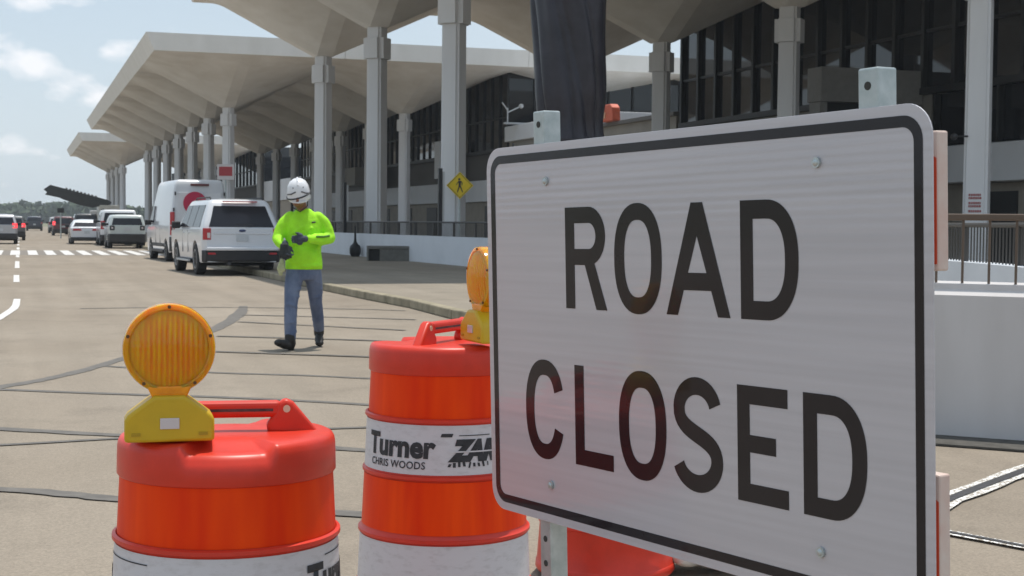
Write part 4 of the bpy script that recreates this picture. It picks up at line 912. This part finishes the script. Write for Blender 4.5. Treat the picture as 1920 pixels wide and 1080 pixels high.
def traffic_drum(label, loc, rz, texts=(), logos=(), lid_a=0, skip=None):
    root = empty('traffic_drum', loc, rz); root.scale = (.962, .962, 1); tag(root, label, 'traffic drum', 'orange and white traffic drums')
    pr = [(.20, 0.02), (.285, .02), (.292, .03), (.290, .055)]
    for (zt_, zb_, c_, rt, rb_) in bands[::-1]:
        pr += [(rb_ + .0008, zb_ - .003), (rb_ - .001, zb_), (rt - .001, zt_), (rt + .001, zt_ + .003)]
        if zt_ < .87: pr += [(rt + .006, zt_ + .006), (rt + .0055, zt_ + .014), (rt - .002, zt_ + .017)]
    MB().lathe(pr, 72).build('drum_body', MT['drum'], root, smooth=True, angle=50)
    for i, (zt_, zb_, c_, rt, rb_) in enumerate(bands):
        if i == skip: continue
        b_ = MB().lathe([(rb_ + .0006, zb_ + .001), (rt + .0006, zt_ - .001)], 72, close=False).build('reflective_band', MT['film'] if c_ == 'o' else MT['filmw'], root, smooth=True, fix=True)
        if i == 1:
            drum_texts(b_, texts)
            for a in logos: logo(b_, a)
    # lid: rounded cap with shallow recesses front and back
    def rf(a, r, z):
        if z > .905:
            f = max(0, abs(math.cos(a - R(lid_a))) - .86) / .14; f = min(1, f * 4); return r * (1 - .11 * f) if r > .12 else r
        return r
    lid = MB().lathe([(.2375, .866), (.2405, .870), (.2398, .905), (.2392, .926), (.2370, .938), (.2325, .9455), (.2240, .9495), (.205, .951), (.185, .9515), (.150, .9505), (.12, .950), (.06, .950), (.001, .951)], 144)
    for v in lid.b.verts:
        rr0 = math.hypot(v.co.x, v.co.y)
        if rr0 < .13 or v.co.z < .905: continue
        ang_ = math.degrees(math.atan2(v.co.x, -v.co.y)) - lid_a; dmin = min(abs((ang_ + 180) % 360 - 180), abs((ang_ + 360) % 360 - 180))
        f = max(0, min(1, (25 - dmin) / 3.5)); f = f * f * (3 - 2 * f); g2 = min(1, (rr0 - .13) / .05)
        v.co.z -= .018 * f * g2 * min(1, (v.co.z - .905) / .03); k_ = 1 - .035 * f * min(1, (v.co.z - .895) / .03) if rr0 > .2 else 1; v.co.x *= k_; v.co.y *= k_
    lid.build('lid', MT['drum'], root, smooth=True, angle=60)
    h = empty('handle', (0, 0, 0), R(lid_a)); h.parent = root
    for sx in (-1, 1):
        P = [(.205, .942), (.145, 1.012), (.128, 1.020), (.112, 1.012), (.100, .985), (.085, .965), (.088, .945)]
        mb = MB().prism([(sx * x, -.016, z) for x, z in P], (0, .032, 0)); mb.build('lug', MT['drum'], h, bevel=.008, bseg=3, smooth=True)
        MB().cyl((sx * .130, -.018, .998), (sx * .130, .018, .998), .008, seg=14).build('bolt_hole', MT['tagw'], h)
    MB().box((0, 0, .997), (.235, .032, .036)).build('grip', MT['drum'], h, bevel=.010, bseg=3)
    MB().box((0, 0, .996), (.20, .0335, .006)).build('grip_groove', MT['dirt'], h)
    return root
d1 = traffic_drum('nearest traffic drum with amber lamp at the lower left', (.422, 3.162, 0), R(-7.6), texts=[('Turner', .088, .0042, 0, .98, 43, .628, .95), ('CHRIS WOODS', .032, .0004, 0, 1.0, 43, .598, .95), ('ner', .088, .0042, 0, .98, -112, .628, .95), ('WOODS', .032, .0004, 0, 1.0, -112, .598, .95)], logos=[118])
for a0_, a1_ in ((-88, -42), (57, 95)):
    lm_ = MB(); curved_patch(lm_, a0_, a1_, .703, .7055); lm_.build('ink_line', MT['ink'], [c for c in kids(d1) if c.name.startswith('reflective_band')][1], fix=False)
d2 = traffic_drum('traffic drum lettered Turner with amber lamp left of the sign', (1.225, 4.267, .092), R(-16), texts=[('Turner', .088, .0036, 0, 1.0, -65, .632, 1.0), ('CHRIS WOODS', .030, .0004, 0, 1.05, -62, .598, 1.0)], logos=[6], lid_a=63)
d3 = traffic_drum('traffic drum mostly hidden behind the road closed sign', (2.23, 5.417, 0), R(-22), lid_a=20, skip=4)  # lowest film left off; the darker red plastic stands in for shade
br_ = MB().lathe([(.30, -.092), (.36, -.085), (.375, -.04), (.36, -.005), (.30, 0), (.2, 0)], 40).build('ballast_ring', MT['rubber'], d2, smooth=True)
# ---- warning lamps
def warning_lamp(label, loc, rz):
    root = empty('warning_lamp', loc, rz); tag(root, label, 'warning lamp', 'amber warning lamps on the drums')
    wv = .0887; P = [(-wv, 0), (wv, 0), (wv, .044), (wv * .93, .055), (.045, .083), (.030, .093), (-.030, .093), (-.045, .083), (-wv * .93, .055), (-wv, .044)]
    hs = MB().prism([(x, -.040, z) for x, z in P], (0, .080, 0)).build('housing', MT['lamp_y'], root, bevel=.007, bseg=3, smooth=True)
    MB().box((.0, -.0415, .038), (.038, .004, .022)).build('label_plate', MT['tclear'], hs, bevel=.001)
    for sx in (-1, 1): MB().box((sx * .066, -.0405, .0165), (.018, .003, .006)).build('latch', mat('latch_yellow', (.42, .26, .01), .5) if 'latch_yellow' not in bpy.data.materials else bpy.data.materials['latch_yellow'], hs)
    MB().prism([(-.034, -.022, .088), (.034, -.022, .088), (.045, -.022, .112), (-.045, -.022, .112)], (0, .044, 0)).build('neck', MT['amberb'], root, bevel=.004)
    cz = .1865; rl = .0925
    core = MB().cyl((0, -.006, cz), (0, .006, cz), rl * .93, seg=48); core.build('reflector_core', MT['amberb'], root, smooth=True)
    rim_ = MB()
    prof = [(.078, -.020), (.082, -.022), (.0905, -.020), (.0925, -.010), (.0925, .010), (.0905, .020), (.082, .022), (.078, .020)]
    ringv = [[(r * math.sin(2 * math.pi * k / 64), y, cz + r * math.cos(2 * math.pi * k / 64)) for r, y in prof] for k in range(64)]
    bb = rim_.b; V = [[bb.verts.new(p) for p in rg2] for rg2 in ringv]
    for k in range(64):
        for j in range(8): bb.faces.new((V[k][j], V[k][(j + 1) % 8], V[(k + 1) % 64][(j + 1) % 8], V[(k + 1) % 64][j]))
    rim_.build('lens_rim', MT['amber'], root, smooth=True, angle=30)
    for side in (-1, 1):
        le = MB(); n = 60; b3 = le.b; G = {}
        for i in range(n + 1):
            x = -.0785 + .157 * i / n; hx = math.sqrt(max(0, .0785 ** 2 - x * x))
            for j in range(21):
                z = -hx + 2 * hx * j / 20; rr2 = math.sqrt(x * x + z * z) / .0785
                y = -.020 - .014 * (1 - rr2 ** 2) - .0018 * (1 if (i // 2) % 2 else -1) * (1 - rr2 ** 4) - .0006 * math.sin(z * 420) * (1 - rr2 ** 4)
                G[i, j] = b3.verts.new((x, side * -y * -1, cz + z))
        for i in range(n):
            for j in range(20):
                try: b3.faces.new((G[i, j], G[i + 1, j], G[i + 1, j + 1], G[i, j + 1]))
                except Exception: pass
        bmesh.ops.remove_doubles(b3, verts=b3.verts, dist=.00005)
        le.build('lens', MT['amber'], root, smooth=True, angle=None)
    for a in (0, 72, 144, 216, 288):
        x = .0855 * math.sin(R(a)); z = cz + .0855 * math.cos(R(a)); MB().cyl((x, -.0245, z), (x, -.018, z), .0036, seg=10).build('screw', MT['screw'], root)
    return root
warning_lamp('round amber lamp on yellow base, on the nearest drum', (.287, 3.035, .955), R(-4))
warning_lamp('amber lamp seen edge on, on the Turner drum beside the sign', (1.288, 4.085, 1.055), R(-86))

# ------------------------------------------------------------------ road closed sign on its barricade
xd = Vector((.23599477, -.97157965, .018424)).normalized(); zd = Vector((-.02397313, .01175563, 1.01174493)); zd = (zd - xd * zd.dot(xd)).normalized(); yd = zd.cross(xd)
TL = Vector((.9395906, 2.9705884, 1.5579411)); IN = .0254
SM = Matrix((xd, yd, zd)).transposed().to_4x4(); SM.translation = TL      # local x along the sign, -y towards the viewer, z up; z=0 at the top edge
facing = -1 if yd.dot(TL - Vector((0, 0, 1.4))) > 0 else 1                # local y sign of the readable face
rc = bpy.data.objects.new('road_closed_sign', None); col.objects.link(rc); rc.matrix_world = SM; tag(rc, 'large white ROAD CLOSED sign with black border, tilted in front at right', 'sign')
def rrect(x0, z0, x1, z1, r, n=8):
    P = []
    for cx, cz_, a0 in ((x1 - r, z1 - r, 0), (x0 + r, z1 - r, 90), (x0 + r, z0 + r, 180), (x1 - r, z0 + r, 270)):
        for k in range(n + 1): a = R(a0 + 90 * k / n); P.append((cx + r * math.cos(a), cz_ + r * math.sin(a)))
    return P
Wd_, Hd_ = 48 * IN, 30 * IN
pn = MB().prism([(x, 0, z) for x, z in rrect(0, -Hd_, Wd_, 0, 1.9 * IN)], (0, -facing * .0032, 0)); pn.build('panel', MT['sheet'], rc, bevel=.0006)
y1_ = facing * .0006
bo = MB(); o_ = rrect(.66 * IN, -Hd_ + .66 * IN, Wd_ - .66 * IN, -.66 * IN, 1.45 * IN); i_ = rrect(1.33 * IN, -Hd_ + 1.33 * IN, Wd_ - 1.33 * IN, -1.33 * IN, .85 * IN); n = len(o_)
va = [bo.b.verts.new((x, y1_, z)) for x, z in o_]; vi = [bo.b.verts.new((x, y1_, z)) for x, z in i_]
for k in range(n): bo.b.faces.new((va[k], va[(k + 1) % n], vi[(k + 1) % n], vi[k]))
bo.build('border', MT['legend'], rc)
def ribbon(mb, pts, w_, y, closed=False, ends=None):
    P = [Vector((p[0], p[1])) for p in pts]; n = len(P); A = []; B = []
    for i in range(n):
        if closed: t = P[(i + 1) % n] - P[i - 1]
        else: t = P[min(i + 1, n - 1)] - P[max(i - 1, 0)]
        t.normalize(); nn = Vector((-t.y, t.x)) * (w_ / 2); A.append(mb.b.verts.new((*(P[i] + nn).xxy[:1], y, (P[i] + nn).y))); B.append(mb.b.verts.new(((P[i] - nn).x, y, (P[i] - nn).y)))
    for i in range(n if closed else n - 1): j = (i + 1) % n; mb.b.faces.new((A[i], A[j], B[j], B[i]))
def quad(mb, pts, y): mb.b.faces.new([mb.b.verts.new((x, y, z)) for x, z in pts])
SWd = 1.22
def sup(cx, cz_, rx, rz__, a0, a1, n=28, e=2.35):
    out_ = []
    for k in range(n + 1):
        a = R(a0 + (a1 - a0) * k / n); c, s_ = math.cos(a), math.sin(a)
        out_.append((cx + rx * math.copysign(abs(c) ** (2 / e), c), cz_ + rz__ * math.copysign(abs(s_) ** (2 / e), s_)))
    return out_
def letter(ch, x0, x1, zt_, zb_, parent):
    mb = MB(); s = SWd; h = s / 2; yy = [facing * (.0006 + .00012 * k) for k in range(6)]; I = IN
    def sc(pts): return [(p[0] * I, p[1] * I) for p in pts]
    zm = (zt_ + zb_) / 2
    if ch == 'O': ribbon(mb, sc(sup((x0 + x1) / 2, zm, (x1 - x0) / 2 - h, (zt_ - zb_) / 2 - h + .13, 0, 360, 56)[:-1]), s * I, yy[0], True)
    if ch == 'C':
        ribbon(mb, sc(sup((x0 + x1) / 2, zm, (x1 - x0) / 2 - h, (zt_ - zb_) / 2 - h + .13, 24, 336, 52)), s * I, yy[0])
    if ch in 'LE': quad(mb, sc([(x0, zb_), (x0 + s, zb_), (x0 + s, zt_), (x0, zt_)]), yy[0]); quad(mb, sc([(x0 + s, zb_), (x1, zb_), (x1, zb_ + s), (x0 + s, zb_ + s)]), yy[0])
    if ch == 'E':
        quad(mb, sc([(x0 + s, zt_ - s), (x1 - .05, zt_ - s), (x1 - .05, zt_), (x0 + s, zt_)]), yy[0]); quad(mb, sc([(x0 + s, zm - .55), (x1 - 1.15, zm - .55), (x1 - 1.15, zm + .6), (x0 + s, zm + .6)]), yy[0])
    if ch == 'D':
        quad(mb, sc([(x0, zb_), (x0 + s, zb_), (x0 + s, zt_), (x0, zt_)]), yy[0])
        ro_ = 2.6; cx = x1 - h - 2.35
        pts = [(x0 + s * .9, zt_ - h), (cx - .1, zt_ - h)] + [(cx + (x1 - h - cx) * math.sin(R(t)) ** .9, zm + (zt_ - h - zm) * (math.cos(R(t)) ** .85)) for t in range(6, 90, 6)] + [(x1 - h, zm)]
        pts += [(x, 2 * zm - z) for x, z in pts[-2::-1]]
        ribbon(mb, sc(pts), s * I, yy[1])
    if ch == 'R':
        quad(mb, sc([(x0, zb_), (x0 + s, zb_), (x0 + s, zt_), (x0, zt_)]), yy[0])
        bx1 = x1 - .15; zc_ = zt_ - 2.2; cx = bx1 - h - 1.5; rz_2 = 2.2 - h
        pts = [(x0 + s * .9, zt_ - h), (cx, zt_ - h)] + [(cx + 1.5 * math.sin(R(t)), zc_ + rz_2 * math.cos(R(t))) for t in range(10, 171, 10)] + [(cx, zc_ - rz_2), (x0 + s * .9, zc_ - rz_2)]
        ribbon(mb, sc(pts), s * I, yy[1])
        zl = zt_ - 4.1; quad(mb, sc([(x1 - 1.36, zb_), (x1, zb_), (x0 + 3.75, zl), (x0 + 2.45, zl)]), yy[2])
    if ch == 'A':
        c = (x0 + x1) / 2; quad(mb, sc([(x0, zb_), (x0 + 1.26, zb_), (c + .05, zt_ - 2.35 + .2), (c + .05, zt_), (c - .61, zt_)]), yy[0]); quad(mb, sc([(x1, zb_), (x1 - 1.26, zb_), (c - .05, zt_ - 2.35 + .2), (c - .05, zt_), (c + .61, zt_)]), yy[1])
        quad(mb, sc([(x0 + 1.25, zb_ + 1.75), (x1 - 1.25, zb_ + 1.75), (x1 - 1.6, zb_ + 2.95), (x0 + 1.6, zb_ + 2.95)]), yy[2])
    if ch == 'S':
        cx = (x0 + x1) / 2; rx = (x1 - x0) / 2 - h; top = zt_ - h + .13; bot = zb_ + h - .13; q = (top - bot) / 4
        up_ = [(cx + .02 + rx * .93 * math.cos(R(t)), top - q + .02 + q * math.sin(R(t))) for t in range(14, 181, 9)]
        z_l = top - q; z_r = bot + q
        mid_ = []
        for k in range(1, 16):
            t = k / 16; xx = cx + .02 - rx * .93 + (2 * rx * .96) * (3 * t * t - 2 * t ** 3); zz = z_l + (z_r - z_l) * (.5 - .5 * math.cos(math.pi * t)) if False else z_l + (z_r - z_l) * (t ** .62 if t < .5 else 1 - (1 - t) ** .62)
            mid_.append((xx, zz))
        # smooth cubic through the middle
        P0, P1_, P2_, P3_ = Vector((cx + .02 - rx * .93, z_l)), Vector((cx + .02 - rx * .93, z_l - q * 1.15)), Vector((cx + rx, z_r + q * 1.15)), Vector((cx + rx, z_r))
        mid_ = [tuple(P0 * (1 - t) ** 3 + P1_ * 3 * t * (1 - t) ** 2 + P2_ * 3 * t * t * (1 - t) + P3_ * t ** 3) for t in [k / 18 for k in range(1, 18)]]
        dn_ = [(cx + rx * math.cos(R(t)), bot + q + q * math.sin(R(t))) for t in range(0, -168, -9)]
        ribbon(mb, sc(up_ + mid_ + dn_), s * I, yy[0])
    mb.build('letter', MT['legend'], parent)
for ch, x0, x1 in (('R', 11.52, 16.9), ('O', 17.86, 23.49), ('A', 23.96, 30.75), ('D', 31.8, 37.24)): letter(ch, x0, x1, -5.12, -12.87, rc)
for ch, x0, x1 in (('C', 5.52, 11.0), ('L', 12.48, 17.42), ('O', 18.15, 23.75), ('S', 24.42, 29.82), ('E', 31.3, 36.15), ('D', 37.5, 42.9)): letter(ch, x0, x1, -17.2, -24.86, rc)
for x, z in ((8.98, -3.0), (38.95, -3.0), (9.03, -26.95), (39.0, -27.0)):
    c = Vector((x * IN, facing * .0025, z * IN)); MB().cyl(c - Vector((0, facing * .002, 0)), c + Vector((0, facing * .002, 0)), .0085, seg=16).ball(c + Vector((0, facing * .001, 0)), (.006, .004, .006), 12).build('bolt', MT['galv'], rc, smooth=True)
# barricade
bc = bpy.data.objects.new('barricade', None); col.objects.link(bc)
ground_pt = TL + zd * (-1.545); M2 = SM.copy(); bc.matrix_world = M2; tag(bc, 'barricade of galvanised posts and orange striped boards behind the sign', 'barricade')
fy = -facing
def perf_post(xc, ztop, zbot, name='post'):
    mb = MB(); w_ = .0405; c = (xc * IN, fy * (.0045 + w_ / 2), (ztop + zbot) / 2); mb.box(c, (w_, w_, ztop - zbot)); o = mb.build(name, MT['galv'], bc, bevel=.003)
    hm_ = bpy.data.materials.get('hole_dark') or mat('hole_dark', (.05, .05, .045), .9)
    for z in (ztop - .027, ztop - .078, -.80, -.85, -.90):
        MB().cyl((xc * IN, fy * .0035, z), (xc * IN, fy * .006, z), .0065, seg=12).build('hole', hm_, o)
    return o
perf_post(7.75, .066, -1.50); perf_post(43.0, .060, -1.50)
ow = mat('board_orange', (.60, .055, .012), .35, coat=.3); ww = mat('board_white', (.68, .64, .62), .4, var=.04); endm = mat('board_end_white', (.66, .56, .50), .5, scale=14, c2=(.62, .42, .36))
for zt_ in (-1.52, -21.4, -41.3):
    z1 = zt_ * IN; z0 = z1 - .205; yb0 = fy * .046; bx0, bx1 = 2.0 * IN, 46.75 * IN; th = .024
    MB().box(((bx0 + bx1) / 2, yb0 + fy * th / 2, (z0 + z1) / 2), (bx1 - bx0, th, z1 - z0)).build('board', endm, bc, bevel=.003)
    y_s = yb0 - fy * .0012; x = bx1 - .001
    while x > bx0 + .17:
        MB().prism([(x, y_s, z0 + .010), (x, y_s, z1 - .040), (x - .06, y_s, z1 - .006), (x - .15, y_s, z1 - .006), (x - .15, y_s, z0 + .01)], (0, fy * .001, 0)).build('stripe', ow, bc); x -= .30
# feet on the ground
for xc in (7.75, 43.15):
    MB().box((xc * IN, fy * .0245, -1.515), (.05, 1.3, .045)).build('foot', MT['galv'], bc)
# sandbag behind
sb = MB(); 
for k in range(14):
    sb.ball((random.uniform(-.22, .22), random.uniform(-.14, .14), .07 + random.uniform(0, .05)), (random.uniform(.08, .14), random.uniform(.07, .12), random.uniform(.04, .065)), 12, rot=Euler((random.uniform(-.3, .3), random.uniform(-.3, .3), random.uniform(0, 3))).to_matrix())
so = fused(sb, 'sandbag', mat('white_sandbag', (.62, .62, .58), .8, scale=9, c2=(.42, .43, .40), bump=.8, bscale=30), None, .012, 2); so.location = (2.75, 5.35, 0); so.rotation_euler = (0, 0, .4); tag(so, 'crumpled pale sandbag on the ground beside the hidden drum', 'sandbag')
